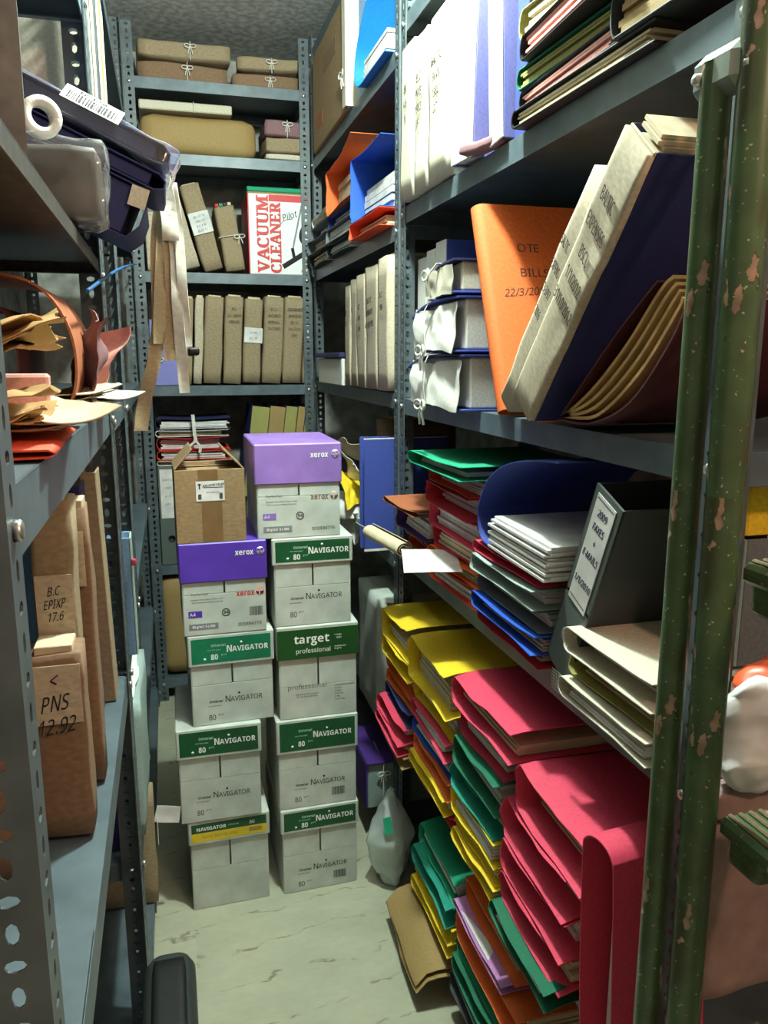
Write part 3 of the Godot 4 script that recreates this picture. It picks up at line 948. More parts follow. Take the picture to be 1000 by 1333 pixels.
func build_right_upper() -> void:
	# ---- shelf at 1.885
	var y := 1.886
	var g := "cream files on the upper right shelf"
	var cz := [-2.045, -1.932, -1.824]
	var ct := [0.105, 0.092, 0.125]
	var ch := [0.355, 0.345, 0.345]
	var cw := [["BC", "US", "H"], ["B.C", "INVS", "1982", "JF"], ["BALTIC", "INVS", "1980", "D7"]]
	var cl := ["cream paper file against the slotted post beside tall white files", "cream file with four written lines between two cream files", "cream file with written lines touching the tall white file"]
	for i in 3:
		var o := kraft_file(cl[i], g, Vector3(0.605, y, cz[i] + (0.0 if i > 0 else 0.0)), RY, ct[i], ch[i], 0.25, "cream", 0.0, 3.0 + i)
		scribble(o, cw[i], 0.018, 0.033, Vector3(ct[i] * 0.5, ch[i] * 0.72, 0.005), "ink", Vector3(0, 0, -0.05), 0.9)
	standing_file("box_file", "tall white file leaning beside the cream files", "tall white files", Vector3(0.60, y, -1.655), RY, 0.115, 0.40, 0.27, "lavender", "white", -0.05)
	standing_file("box_file", "tall white file leaning the other way before the ledgers", "tall white files", Vector3(0.61, y, -1.472), RY, 0.06, 0.40, 0.27, "lavender", "white", 0.09)
	standing_file("box_file", "white-spined blue file standing behind the flat ledgers", "", Vector3(0.63, y, -1.405), RY, 0.045, 0.40, 0.25, "royal blue", "royal blue", 0.0)
	# crumpled brown end under the white file
	var cr := thing("paper_wad", "crumpled brown paper wad wedged at shelf edge below white files", "paper", Vector3(0.615, y, -1.50), Vector3(0, 0.3, 0))
	part(cr, "wad", softbox(Vector3(0.04, 0.022, 0.13), 0.008, 9.0, 900.0, 8, 0.008), M["mauve"], Vector3(0, 0.014, 0))
	# flat ledgers
	ledger("black bound ledger with grey pages, lowest of the ledger pile", Vector3(0.60, y, -1.345), 0.40, 0.030, 0.28, "black plastic", "old paper", 0.02)
	ledger("black ledger with pink page edges, second from bottom of ledger pile", Vector3(0.615, y + 0.0305, -1.35), 0.31, 0.032, 0.28, "charcoal", "pink", -0.02)
	ledger("dark green ledger with olive page edges above the pink-edged ledger", Vector3(0.61, y + 0.063, -1.35), 0.31, 0.0355, 0.28, "dark green", "olive", 0.04)
	ledger("black ledger with tan page edges jutting past the olive-edged ledger", Vector3(0.60, y + 0.0305, -1.03), 0.20, 0.065, 0.28, "charcoal", "tan", 0.03)
	ledger("black ledger with pink-white pages on top of the ledger pile", Vector3(0.60, y + 0.0995, -1.32), 0.32, 0.040, 0.28, "black plastic", "pink", -0.05)
	ledger("olive green ledger lying across the top of the ledger pile", Vector3(0.61, y + 0.14, -1.345), 0.30, 0.05, 0.28, "olive", "old paper", 0.08)

	# ---- shelf at 1.39
	y = 1.391
	g = "pale binders behind the tied files"
	var bl := ["pale grey binder against the slotted post beside tied file boxes", "pale grey binder between two binders above tied file boxes", "pale grey binder with blue cover above the tied file boxes"]
	for i in 3:
		var o := standing_file("binder", bl[i], g, Vector3(0.668, y, -2.088 + 0.073 * i), RY, 0.071, 0.365 + 0.012 * i, 0.26, "royal blue", "white", 0.0)
	var g2 := "tied file boxes with navy covers"
	tied_box("white tied file box with blue lid flap, lowest of three", Vector3(0.575, y, -1.845), 0.33, 0.115, 0.28, 0.02, g2)
	tied_box("white tied file box with blue lid flap, middle of three", Vector3(0.585, y + 0.120, -1.85), 0.32, 0.112, 0.28, -0.03, g2)
	tied_box("thin cream tied file with dark cover, topmost of three", Vector3(0.60, y + 0.238, -1.80), 0.255, 0.068, 0.26, -0.12, g2)
	# orange card folder with writing
	var o := thing("orange_folder", "orange card folder with three handwritten lines leaning beside kraft files", "folder", Vector3(0.598, y + 0.002, -1.385), Vector3(0, RY, 0.39))
	var prof := []
	for k in 7: prof.append(Vector2(0.0, -0.28 + 0.04 * k))
	for k in 9:
		var a := PI - PI * k / 8.0
		prof.append(Vector2(0.018 + cos(a) * 0.018, -0.018 + sin(a) * 0.018))
	for k in range(1, 8): prof.append(Vector2(0.036, -0.018 - 0.04 * k))
	# profile is in the horizontal plane (thickness, depth): swept up the folder's height
	part(o, "cover", sheet(prof, 0.0018, 0.42), M["orange"], Vector3(0, 0, 0), Vector3(-PI / 2, 0, 0)).transform = Transform3D(Basis(Vector3(1, 0, 0), Vector3(0, 0, 1), Vector3(0, -1, 0)), Vector3(0, 0, 0))
	part(o, "papers", cbox(Vector3(0.022, 0.36, 0.24), 0.001), M["paper"], Vector3(0.018, 0.19, -0.15))
	var tr := Vector3(0, PI / 2, 0)
	text(o, "OTE", 0.017, M["pen ink"], Vector3(0.0371, 0.328, -0.100), tr, "Droid Sans", false, 1.15, 0.0)
	text(o, "BILLS", 0.017, M["pen ink"], Vector3(0.0371, 0.276, -0.106), tr, "Droid Sans", false, 1.1, 0.0)
	text(o, "22/3/2013", 0.016, M["pen ink"], Vector3(0.0371, 0.236, -0.085), tr, "Droid Sans", false, 0.95, 0.2)
	# leaning kraft files with writing
	var k1 := kraft_file("pale kraft file leaning between orange folder and wide kraft file", "leaning handwritten kraft files", Vector3(0.585, y + 0.006, -1.332), RY, 0.050, 0.44, 0.28, "pale kraft", -0.72, 5.0)
	scribble(k1, ["BALTIC", "EXPENS", "13-3/97", "2016"], 0.0165, 0.042, Vector3(0.025, 0.33, 0.008), "pen ink", Vector3.ZERO, 0.42, -0.1)
	var k2 := standing_file("kraft_spined_file", "wide kraft-spined file with navy cover and handwriting leaning by maroon folder", "leaning handwritten kraft files", Vector3(0.582, y + 0.004, -1.246), RY, 0.075, 0.46, 0.28, "navy", "pale kraft", -0.72)
	part(k2, "spine_wrap", softbox(Vector3(0.079, 0.455, 0.012), 0.004, 6.0, 800.0, 12, 0.004), M["pale kraft"], Vector3(0.0375, 0.228, 0.004))
	scribble(k2, ["BALTIC", "EXPENSES", "BSCL", "1/1/2012", "31/10/2012"], 0.019, 0.042, Vector3(0.038, 0.375, 0.0125), "pen ink", Vector3.ZERO, 0.52, -0.1)
	part(k2, "papers", paper_block(0.05, 0.03, 0.26, 5, 5), M["old paper"], Vector3(0.012, 0.445, -0.01))
	# maroon expanding folder: covers and pleats fan toward the doorway
	var a := thing("expanding_folder", "maroon expanding folder with tan paper leaves fanned open at shelf end", "folder", Vector3(0.60, y + 0.008, -1.128), Vector3(0, RY, 0))
	var c0 := spline([Vector2(0.0, 0.012), Vector2(0.07, 0.07), Vector2(0.15, 0.135), Vector2(0.235, 0.195)], 5)
	part(a, "cover", sheet(c0, 0.003, 0.28), M["maroon"])
	for k in 4:
		var f := k / 3.0
		var pr := spline([Vector2(0.0, 0.010), Vector2(0.08 + 0.02 * f, 0.052 - 0.034 * f), Vector2(0.165 + 0.035 * f, 0.115 - 0.035 * f), Vector2(0.235 + 0.035 * f, 0.182 - 0.03 * f), Vector2(0.262 + 0.022 * f, 0.198 - 0.026 * f)], 5)
		part(a, "leaf", sheet(pr, 0.005, 0.26), M["tan leaf"], Vector3(0, 0, -0.004))
	var c1 := spline([Vector2(-0.01, 0.004), Vector2(0.09, 0.006), Vector2(0.19, 0.042), Vector2(0.27, 0.12), Vector2(0.30, 0.17)], 6)
	part(a, "cover", sheet(c1, 0.003, 0.28), M["maroon"])

func ledger(label: String, at: Vector3, L: float, h: float, d: float, cover: String, pages: String, yaw := 0.0) -> void:
	var o := thing("ledger", label, "book", at, Vector3(0, RY + yaw, 0), "ledgers lying flat")
	part(o, "cover_board", cbox(Vector3(L, 0.004, d), 0.0015), M[cover], Vector3(L * 0.5, 0.002, -d * 0.5))
	part(o, "cover_board", cbox(Vector3(L, 0.004, d), 0.0015), M[cover], Vector3(L * 0.5, h - 0.002, -d * 0.5))
	var p := []
	for k in 9:
		var a := PI / 2 + PI * k / 8.0
		p.append(Vector2(0.004 + cos(a) * 0.012, h * 0.5 + sin(a) * (h * 0.5 - 0.0015)))
	part(o, "spine", sheet(p, 0.003, d), M[cover])
	part(o, "pages", paper_block(L - 0.02, h - 0.009, d - 0.014, int(L * 9000), 6), M[pages], Vector3(0.006, 0.0045, -0.006))

# a flat box of board with a soft flap over its aisle side, tied with cotton tape
func tied_box(label: String, at: Vector3, L: float, h: float, d: float, yaw: float, group: String) -> void:
	var o := thing("tied_file_box", label, "file", at, Vector3(0, RY + yaw, 0), group)
	var thin := h < 0.08
	part(o, "body", cbox(Vector3(L - 0.01, h - 0.01, d - 0.02), 0.004), M["cream"] if thin else M["white"], Vector3(L * 0.5, h * 0.5, -d * 0.5 - 0.008))
	part(o, "base_board", cbox(Vector3(L, 0.004, d), 0.001), M["royal blue"], Vector3(L * 0.5, 0.002, -d * 0.5))
	var lp := spline([Vector2(-0.03, h - 0.030), Vector2(0.05, h - 0.010), Vector2(L * 0.5, h - 0.001), Vector2(L, h - 0.002)], 5)
	part(o, "lid_board", sheet(lp, 0.004, d), M["navy"] if thin else M["royal blue"])
	# flap: a soft sheet bulging over the open side
	var fl := crumple(L * 0.93, h * 0.86, 0.012, 3.0 + h * 40.0, 12, 0.0)
	part(o, "flap", fl, M["cream"] if thin else M["white"], Vector3(L * 0.5 - 0.004, h * 0.45, 0.004), Vector3(PI / 2 - 0.08, 0, 0))
	part(o, "tape_tie", ribbon([Vector3(L * 0.42, h + 0.003, -0.06), Vector3(L * 0.42, h + 0.004, 0.004), Vector3(L * 0.42, h * 0.8, 0.018), Vector3(L * 0.43, h * 0.4, 0.02), Vector3(L * 0.43, 0.0, 0.016)], Vector3(1, 0, 0), 0.011, 0.0014), M["cotton"])
	bow(o, Vector3(L * 0.43, 0.004 if not thin else h * 0.7, 0.022), 0.034)

func build_right_lower() -> void:
	# ---- shelf at 0.965
	var y := 0.966
	var g := "folders piled on the middle right shelf"
	var xf := 0.602
	pile([["tan", 0.022, 0.7, 0.03], ["vermilion", 0.030, 0.7, 0.03], ["olive", 0.024, 0.7, 0.03], ["purple", 0.065, 0.85, -0.005], ["brown", 0.016, 0.6, -0.045]], Vector3(xf, y, -2.048), RY, 0.245, 0.30, "beside the blue upright box file", g)
	# rolled newspaper on that pile's front
	var nr := thing("newspaper_roll", "rolled newspaper with frayed end sticking out below purple folder", "newspaper", Vector3(0.560, y + 0.052, -1.985), Vector3(0.0, 0.05, 0.0))
	var sp := []
	for k in 34:
		var t := k / 33.0
		var r := 0.010 + 0.017 * t
		sp.append(Vector2(cos(t * TAU * 2.2) * r, sin(t * TAU * 2.2) * r * 0.8))
	part(nr, "roll", sheet(sp, 0.0014, 0.17), M["old paper"], Vector3(0, 0.0, 0.115), Vector3(0.10, 0.25, 0))
	part(nr, "frayed_leaf", crumple(0.05, 0.12, 0.012, 8.0, 10), M["paper"], Vector3(-0.02, -0.008, -0.10), Vector3(0.3, 0.2, -0.6))
	pile([["vermilion", 0.046, 0.75, 0.0], ["orange", 0.036, 0.7, 0.0], ["red", 0.050, 0.8, 0.01], ["crimson", 0.056, 0.85, 0.0], ["red", 0.050, 0.8, -0.005], ["vermilion", 0.040, 0.7, 0.0], ["green", 0.030, 0.5, -0.045, 0.0, 0.33]], Vector3(xf, y, -1.79), RY, 0.305, 0.31, "topped by a green folder", g)
	# loose sheet poking out
	var ls := thing("loose_sheet", "white printed sheet poking out of the green-topped pile", "paper", Vector3(0.57, y + 0.084, -1.68), Vector3(0.0, RY - 0.25, -0.06))
	part(ls, "leaf", crumple(0.17, 0.13, 0.003, 2.0, 6), M["paper"], Vector3(0.04, 0.0, 0.0))
	pile([["red", 0.028, 0.7, 0.0], ["blue", 0.034, 0.7, -0.01], ["grey", 0.040, 0.85, 0.005], ["pale grey-green", 0.036, 0.85, -0.01], ["crimson", 0.024, 0.6, 0.0]], Vector3(xf - 0.005, y, -1.468), RY, 0.305, 0.31, "under the open navy folder", g)
	# big navy folder, cover swung up, with a thick block of papers
	var yb := y + 0.170
	var o := thing("open_folder", "large navy folder gaping open around a thick block of papers", "folder", Vector3(xf - 0.01, yb, -1.445), Vector3(0, RY, 0))
	var pr := [Vector2(0.31, 0.001), Vector2(0.24, 0.002), Vector2(0.12, 0.002), Vector2(0.05, 0.004)]
	for k in 8:
		var a := -PI / 2 - PI * 0.62 * k / 7.0
		pr.append(Vector2(0.035 + cos(a) * 0.035, 0.055 + sin(a) * 0.05))
	pr.append(Vector2(0.045, 0.130)); pr.append(Vector2(0.12, 0.168)); pr.append(Vector2(0.22, 0.190)); pr.append(Vector2(0.33, 0.200))
	part(o, "cover", sheet(spline(pr, 3), 0.0022, 0.32), M["royal blue"])
	part(o, "papers", paper_block(0.245, 0.062, 0.30, 44, 12), M["paper"], Vector3(0.075, 0.006, 0.006), Vector3(0, 0, -0.03))
	# lever arch binder
	var b := thing("lever_arch_binder", "dark grey lever-arch binder with white handwritten spine label leaning", "binder", Vector3(0.610, y + 0.034, -1.160), Vector3(0, RY, -0.40))
	var t := 0.078; var H := 0.345; var d := 0.285
	part(b, "cover", cbox(Vector3(0.003, H, d), 0.001), M["binder cloth"], Vector3(0.0015, H * 0.5, -d * 0.5))
	part(b, "cover", cbox(Vector3(0.003, H, d), 0.001), M["binder cloth"], Vector3(t - 0.0015, H * 0.5, -d * 0.5))
	var sh := st_new()   # spine with a finger hole
	var hy := 0.075; var hr := 0.0125
	for k in 24:
		var a0 := TAU * k / 24.0; var a1 := TAU * (k + 1) / 24.0
		var c := Vector3(t * 0.5, hy, 0)
		var e0 := _rect_edge(a0, t * 0.5, hy); var e1 := _rect_edge(a1, t * 0.5, hy)
		for z in [0.0, -0.004]:
			quad(sh, c + Vector3(cos(a0), sin(a0), 0) * hr + Vector3(0, 0, z), c + e0 + Vector3(0, 0, z), c + e1 + Vector3(0, 0, z), c + Vector3(cos(a1), sin(a1), 0) * hr + Vector3(0, 0, z))
	add_cbox(sh, Vector3(t * 0.5, (H + hy * 2) * 0.5, -0.002), Vector3(t, H - hy * 2, 0.004), 0.0)
	part(b, "spine", fin(sh), M["binder grey"])
	part(b, "finger_ring", lathe([Vector2(0.0115, 0.0), Vector2(0.0115, 0.002), Vector2(0.0145, 0.002), Vector2(0.015, 0.0)], 20), M["zinc"], Vector3(t * 0.5, hy, 0), Vector3(PI / 2, 0, 0))
	part(b, "papers", paper_block(t - 0.012, 0.17, d - 0.03, 8, 9), M["old paper"], Vector3(0.006, 0.01, -0.02))
	part(b, "lever_arch", tube([Vector3(0.02, 0.20, -0.10), Vector3(0.02, 0.25, -0.10), Vector3(0.055, 0.25, -0.10), Vector3(0.055, 0.20, -0.10)], 0.0025, 6), M["zinc"])
	var lc := label_card(b, 0.054, 0.195, Vector3(t * 0.5, 0.238, 0.001))
	scribble(lc, ["2009", "FAXES", "+", "E-MAILS", "", "1/1/2010"], 0.0125, 0.025, Vector3(0, 0.072, 0.0008), "blue ink", Vector3.ZERO, 0.72, 0.1)
	part(lc, "printed_line", cbox(Vector3(0.048, 0.002, 0.0005), 0.0), M["faint ink"], Vector3(0, 0.092, 0.0007))
	part(lc, "printed_line", cbox(Vector3(0.048, 0.002, 0.0005), 0.0), M["faint ink"], Vector3(0, -0.088, 0.0007))
	# cream folders in front of the binder
	var yc := pile([["cream", 0.036, 0.75, 0.0], ["olive", 0.040, 0.75, 0.01], ["cream", 0.042, 0.6, -0.005]], Vector3(0.592, y, -1.068), RY, 0.248, 0.30, "in front of the lever-arch binder", "cream folders beside the binder")
	var last := get_child(get_child_count() - 1)
	text(last, "ELECTRA", 0.018, M["ink"], Vector3(0.19, 0.0405, -0.12), Vector3(-PI / 2, 0.35, 0), "Droid Sans", true, 0.9)
	var mesh_edge := thing("mesh_tray", "grey wire mesh corner sticking out under the cream folders", "tray", Vector3(0.588, y, -1.098), Vector3(0, RY, 0))
	var ms := st_new()
	for k in 7:
		add_tube(ms, [Vector3(0.005 * k, 0.001, 0.0), Vector3(0.005 * k, 0.034, 0.0)], 0.0006, 4)
		add_tube(ms, [Vector3(0.0, 0.001 + 0.0055 * k, 0.0), Vector3(0.03, 0.001 + 0.0055 * k, 0.0)], 0.0006, 4)
	part(mesh_edge, "wire_mesh", fin(ms), M["zinc"])

	# ---- shelf at 0.455
	y = 0.456
	g = "coloured folders piled on the lower right shelf"
	xf = 0.562
	pile([["tan", 0.030, 0.6, -0.01], ["crimson", 0.030, 0.7, -0.03], ["crimson", 0.042, 0.7, -0.015], ["navy", 0.038, 0.8, 0.0], ["orange", 0.036, 0.75, 0.0], ["orange", 0.046, 0.75, 0.0], ["yellow", 0.052, 0.75, 0.0], ["yellow", 0.080, 0.35, -0.005, 0.012]], Vector3(xf, y, -2.048), RY, 0.262, 0.30, "next to the scuffed white carton", g, 0.006)
	pile([["red", 0.026, 0.6, 0.0], ["yellow", 0.040, 0.7, 0.0], ["orange", 0.044, 0.8, 0.0], ["blue", 0.048, 0.8, 0.0], ["crimson", 0.044, 0.7, 0.0], ["yellow", 0.058, 0.7, 0.0], ["yellow", 0.105, 0.55, -0.005]], Vector3(xf, y, -1.78), RY, 0.28, 0.30, "second from the scuffed white carton", g, 0.006)
	pile([["yellow", 0.036, 0.6, 0.0], ["yellow", 0.036, 0.6, 0.005], ["yellow", 0.054, 0.7, 0.0], ["teal", 0.058, 0.75, 0.0], ["dark green", 0.066, 0.75, 0.0], ["crimson", 0.068, 0.7, 0.01], ["crimson", 0.060, 0.45, -0.01, 0.0, 0.30]], Vector3(xf, y, -1.485), RY, 0.245, 0.30, "third from the scuffed white carton", g, 0.006)
	pile([["dark green", 0.034, 0.6, -0.02], ["crimson", 0.062, 0.7, 0.0], ["crimson", 0.070, 0.75, 0.0], ["crimson", 0.078, 0.6, 0.0, 0.0, 0.25], ["crimson", 0.088, 0.35, 0.012, 0.0, 0.25, 0.045]], Vector3(xf, y, -1.228), RY, 0.25, 0.30, "beside the green ladder", g, 0.006)
	# crimson folder standing at the shelf end, folded over its top
	var hang := thing("hanging_folder", "crimson folder standing upright at shelf end behind the ladder", "folder", Vector3(0.555, y, -0.915), Vector3(0, RY + 0.12, 0))
	var hp := [Vector2(0.016, 0.002), Vector2(0.004, 0.14), Vector2(-0.002, 0.28)]
	for k in 9:
		var a2 := PI - PI * k / 8.0
		hp.append(Vector2(0.030 + cos(a2) * 0.034, 0.345 + sin(a2) * 0.026))
	hp.append(Vector2(0.070, 0.28)); hp.append(Vector2(0.078, 0.14)); hp.append(Vector2(0.088, 0.002))
	part(hang, "cover", sheet(spline(hp, 2), 0.002, 0.17), M["crimson"])
	part(hang, "papers", cbox(Vector3(0.02, 0.30, 0.13), 0.001), M["paper"], Vector3(0.038, 0.154, -0.10))
	part(hang, "staple", tube([Vector3(0.0842, 0.10, -0.05), Vector3(0.0820, 0.135, -0.047)], 0.0007, 5), M["zinc"])

	# ---- bottom shelf at 0.08
	y = 0.081
	g = "folders piled on the bottom right shelf"
	pile([["tan", 0.026, 0.7, 0.01], ["yellow", 0.034, 0.6, -0.005], ["yellow", 0.036, 0.6, 0.0], ["teal", 0.050, 0.8, 0.0], ["green", 0.060, 0.85, 0.005]], Vector3(0.565, y + 0.037, -1.76), RY, 0.28, 0.30, "behind the plastic bag", g, 0.006)
	pile([["charcoal", 0.050, 0.85, -0.005], ["dark green", 0.045, 0.8, -0.01], ["green", 0.040, 0.7, 0.0], ["orange", 0.072, 0.5, 0.0, 0.0, 0.33], ["lilac", 0.018, 0.6, -0.01], ["orange", 0.055, 0.6, 0.012, 0.02]], Vector3(0.570, y, -1.465), RY, 0.28, 0.30, "under the lowest red folders", g, 0.006)
	pile([["charcoal", 0.040, 0.9, 0.0], ["grey", 0.050, 0.9, 0.01], ["white", 0.050, 0.9, 0.01]], Vector3(0.60, y, -1.12), RY, 0.26, 0.30, "behind the ladder's feet", g)
	# sagging kraft envelope hanging over the bottom lip
	var ke := thing("kraft_envelope", "sagging tan kraft envelope drooping from the bottom shelf to floor", "envelope", Vector3(0.500, y + 0.002, -1.80), Vector3(0, RY - 0.05, 0))
	var kp := [Vector2(0.31, 0.002), Vector2(0.2, 0.003), Vector2(0.1, 0.002), Vector2(0.02, 0.003), Vector2(0.002, 0.008), Vector2(0.0, 0.018), Vector2(0.012, 0.028), Vector2(0.06, 0.027), Vector2(0.13, 0.030), Vector2(0.21, 0.026), Vector2(0.30, 0.014)]
	pile_seed = 3.7
	part(ke, "paper_sleeve", folder_card(spline(kp, 3), 0.002, 0.22, 0.048, 0.022, 5.0), M["tan"])
	part(ke, "papers", cbox(Vector3(0.25, 0.010, 0.10), 0.001), M["old paper"], Vector3(0.15, 0.012, -0.155))

func _rect_edge(a: float, hw: float, hh: float) -> Vector3:
	var c := cos(a); var s := sin(a)
	var k := minf(hw / maxf(absf(c), 0.0001), hh / maxf(absf(s), 0.0001))
	return Vector3(c * k, s * k, 0)

func string_round(o: Node, x0: float, x1: float, y0: float, y1: float, z0: float, z1: float, at: String, v: float, m := "cotton") -> void:
	# a loop of string round a bundle, in a plane x = v or y = v
	var pts := []
	if at == "x":
		pts = [Vector3(v, y0, z1), Vector3(v, y1, z1), Vector3(v, y1, z0), Vector3(v, y0, z0), Vector3(v, y0, z1)]
	else:
		pts = [Vector3(x0, v, z1), Vector3(x1, v + 0.004, z1), Vector3(x1, v, z0), Vector3(x0, v, z0), Vector3(x0, v, z1)]
	part(o, "string", tube(pts, 0.0018, 5), M[m])

# a soft paper parcel: base centre at its position
func parcel(label: String, s: Vector3, at: Vector3, m: String, group: String, sd: float, rad := 0.012, tied := true, yaw := 0.0) -> Node3D:
	var o := thing("paper_parcel", label, "parcel", at, Vector3(0, yaw, 0), group)
	part(o, "wrapping", softbox(s, 0.006, sd, 500.0, 9, rad), M[m], Vector3(0, s.y * 0.5 + 0.0055, 0))
	if tied:
		var h := s * 0.5 + Vector3.ONE * 0.003
		string_round(o, 0, 0, 0.001, s.y + 0.005, -h.z, h.z, "x", s.x * 0.05)
		bow(o, Vector3(s.x * 0.05, s.y * 0.8, h.z + 0.004), 0.022)
	return o

func build_right_far() -> void:
	# ---- shelf at 1.40: kraft files with writing
	var y := 1.401
	var g := "kraft files on the far right shelf"
	var zs := [-2.72, -2.63, -2.543, -2.427, -2.281]
	var ts := [0.086, 0.083, 0.112, 0.142, 0.120]
	var hs := [0.335, 0.345, 0.35, 0.365, 0.375]
	var wr := [["BC", "IT"], ["N", "S"], ["B.C", "INV", "1989"], ["BALTIC", "PAYMENTS", "4TH QR 1985"], ["B.C", "1986"]]
	var lb := ["kraft file with two short lines nearest the white and navy box", "narrow kraft file second from the white and navy box", "kraft file with three lines third from the white and navy box", "wide pale kraft file with three handwritten lines near slotted post", "pale kraft file pressed against the slotted post"]
	for i in 5:
		var o := kraft_file(lb[i], g, Vector3(0.605, y, zs[i]), RY, ts[i] - 0.004, hs[i], 0.27, "pale kraft", 0.0, 11.0 + i)
		scribble(o, wr[i], 0.017, 0.035, Vector3(ts[i] * 0.5, hs[i] * 0.72, 0.006), "ink", Vector3.ZERO, 0.75)
	var bx := thing("document_box", "white document box with navy lid and orange folder inside", "box", Vector3(0.60, y, -3.20), Vector3(0, RY, 0))
	part(bx, "body", cbox(Vector3(0.44, 0.095, 0.27), 0.003), M["white"], Vector3(0.22, 0.0475, -0.136))
	part(bx, "lid", cbox(Vector3(0.46, 0.018, 0.29), 0.003), M["navy"], Vector3(0.21, 0.108, -0.137))
	part(bx, "folder_edge", cbox(Vector3(0.03, 0.02, 0.24), 0.001), M["vermilion"], Vector3(-0.018, 0.078, -0.13))
	for i in 2:
		var o := kraft_file(["kraft file with white label behind the white and navy box", "kraft file behind white and navy box nearest the corner post"][i], "kraft files in the dark corner", Vector3(0.90, y, -3.05 - 0.16 * i), RY, 0.13, 0.35, 0.10, "kraft", 0.0, 31.0 + i)
		label_card(o, 0.11, 0.05, Vector3(0.065, 0.24, 0.007))
	# ---- shelf at 1.855
	y = 1.856
	g = "folders on the far right shelf under the blue rolls"
	pile([["charcoal", 0.050, 0.8, 0.0], ["grey", 0.052, 0.85, -0.01], ["grey", 0.050, 0.85, 0.0], ["white", 0.035, 0.9, 0.0]], Vector3(0.60, y, -3.33), RY, 0.34, 0.29, "beside the printed appliance box", g)
	pile([["charcoal", 0.046, 0.85, 0.0], ["grey", 0.050, 0.85, -0.01], ["royal blue", 0.042, 0.85, 0.0], ["orange", 0.150, 0.72, -0.015, 0.03, 0.44]], Vector3(0.60, y, -2.96), RY, 0.36, 0.29, "topped by a bulging orange folder", g)
	pile([["vermilion", 0.048, 0.7, -0.02], ["blue", 0.185, 0.55, -0.015]], Vector3(0.60, y, -2.51), RY, 0.345, 0.29, "against the slotted post", g)
	# ---- shelf at 2.29
	y = 2.291
	var c := thing("cardboard_carton", "large tan cardboard carton with faded print on the high shelf", "box", Vector3(0.79, y, -3.00))
	part(c, "body", cbox(Vector3(0.36, 0.350, 0.56), 0.004), M["carton"], Vector3(0, 0.175, 0))
	part(c, "lid_flap", cbox(Vector3(0.17, 0.004, 0.57), 0.001), M["tan"], Vector3(-0.09, 0.353, 0))
	part(c, "lid_flap", cbox(Vector3(0.17, 0.004, 0.57), 0.001), M["tan"], Vector3(0.09, 0.353, 0))
	part(c, "printed_mark", cbox(Vector3(0.0008, 0.05, 0.10), 0.0), M["brown"], Vector3(-0.1805, 0.09, -0.14))
	part(c, "printed_mark", cbox(Vector3(0.0008, 0.05, 0.22), 0.0), M["dark kraft"], Vector3(-0.1805, 0.25, 0.05))
	var cf := standing_file("box_file", "cream file with knotted tie beside the large tan carton", "", Vector3(0.60, y, -2.70), RY, 0.05, 0.355, 0.27, "cream", "cream", 0.0)
	bow(cf, Vector3(0.02, 0.10, 0.004), 0.03)
	standing_file("box_file", "sky blue file standing upright behind the cyan roll", "", Vector3(0.64, y, -2.63), RY, 0.09, 0.355, 0.25, "sky blue", "sky blue", 0.0)
	var rl := thing("rolled_folder", "bright cyan folder bent over on the high shelf by post", "folder", Vector3(0.60, y, -2.52), Vector3(0, RY, 0))
	part(rl, "cover", sheet(spline([Vector2(0.34, 0.003), Vector2(0.18, 0.004), Vector2(0.04, 0.006), Vector2(-0.01, 0.04), Vector2(0.01, 0.11), Vector2(0.12, 0.19), Vector2(0.26, 0.25), Vector2(0.34, 0.28)], 5), 0.0022, 0.29), M["cyan"])
	part(rl, "papers", paper_block(0.26, 0.06, 0.26, 71, 6), M["paper"], Vector3(0.06, 0.008, -0.012))
	# ---- shelf at 0.93
	y = 0.931
	var bf := thing("box_file", "royal blue board file standing upright beside crumpled papers", "file", Vector3(0.545, y, -2.21), Vector3(0, 0.02, 0.0))
	part(bf, "cover", cbox(Vector3(0.26, 0.338, 0.003), 0.001), M["royal blue"], Vector3(0.13, 0.169, 0.0))
	part(bf, "cover", cbox(Vector3(0.26, 0.338, 0.003), 0.001), M["royal blue"], Vector3(0.13, 0.169, -0.05))
	part(bf, "papers", cbox(Vector3(0.24, 0.30, 0.042), 0.001), M["paper"], Vector3(0.135, 0.153, -0.025))
	part(bf, "edge_strip", cbox(Vector3(0.26, 0.007, 0.0036), 0.0), M["white"], Vector3(0.13, 0.0035, 0.0002))
	part(bf, "edge_strip", cbox(Vector3(0.26, 0.003, 0.0036), 0.0), M["white"], Vector3(0.13, 0.3365, 0.0002))
	var cp := thing("crumpled_papers", "crumpled white and yellow papers stuffed beside the blue board file", "paper", Vector3(0.525, y, -2.35))
	for i in 5:
		part(cp, "leaf", crumple(0.10, 0.12, 0.03, 20.0 + i, 10), M[["paper", "paper", "yellow", "paper", "old paper"][i]], Vector3(0.01 + 0.004 * i, 0.06 + 0.055 * i, 0.0), Vector3(0.4 - 0.2 * i, i * 1.1, 1.35 - 0.15 * i))
	var kw := kraft_file("brown kraft file standing just behind the blue board file", "", Vector3(0.66, y, -2.50), RY, 0.08, 0.37, 0.25, "dark kraft", 0.0, 51.0)
	# ---- shelf at 0.40
	y = 0.401
	var wc := thing("scuffed_carton", "scuffed white carton with torn corner beside the yellow folders", "box", Vector3(0.575, y + 0.004, -2.295))
	part(wc, "body", softbox(Vector3(0.33, 0.385, 0.25), 0.003, 61.0, 500.0, 9, 0.004), M["box white"], Vector3(0.165, 0.194, 0))
	part(wc, "torn_patch", crumple(0.06, 0.07, 0.006, 62.0, 8), M["carton"], Vector3(0.035, 0.34, 0.129), Vector3(PI / 2, 0, 0.3))
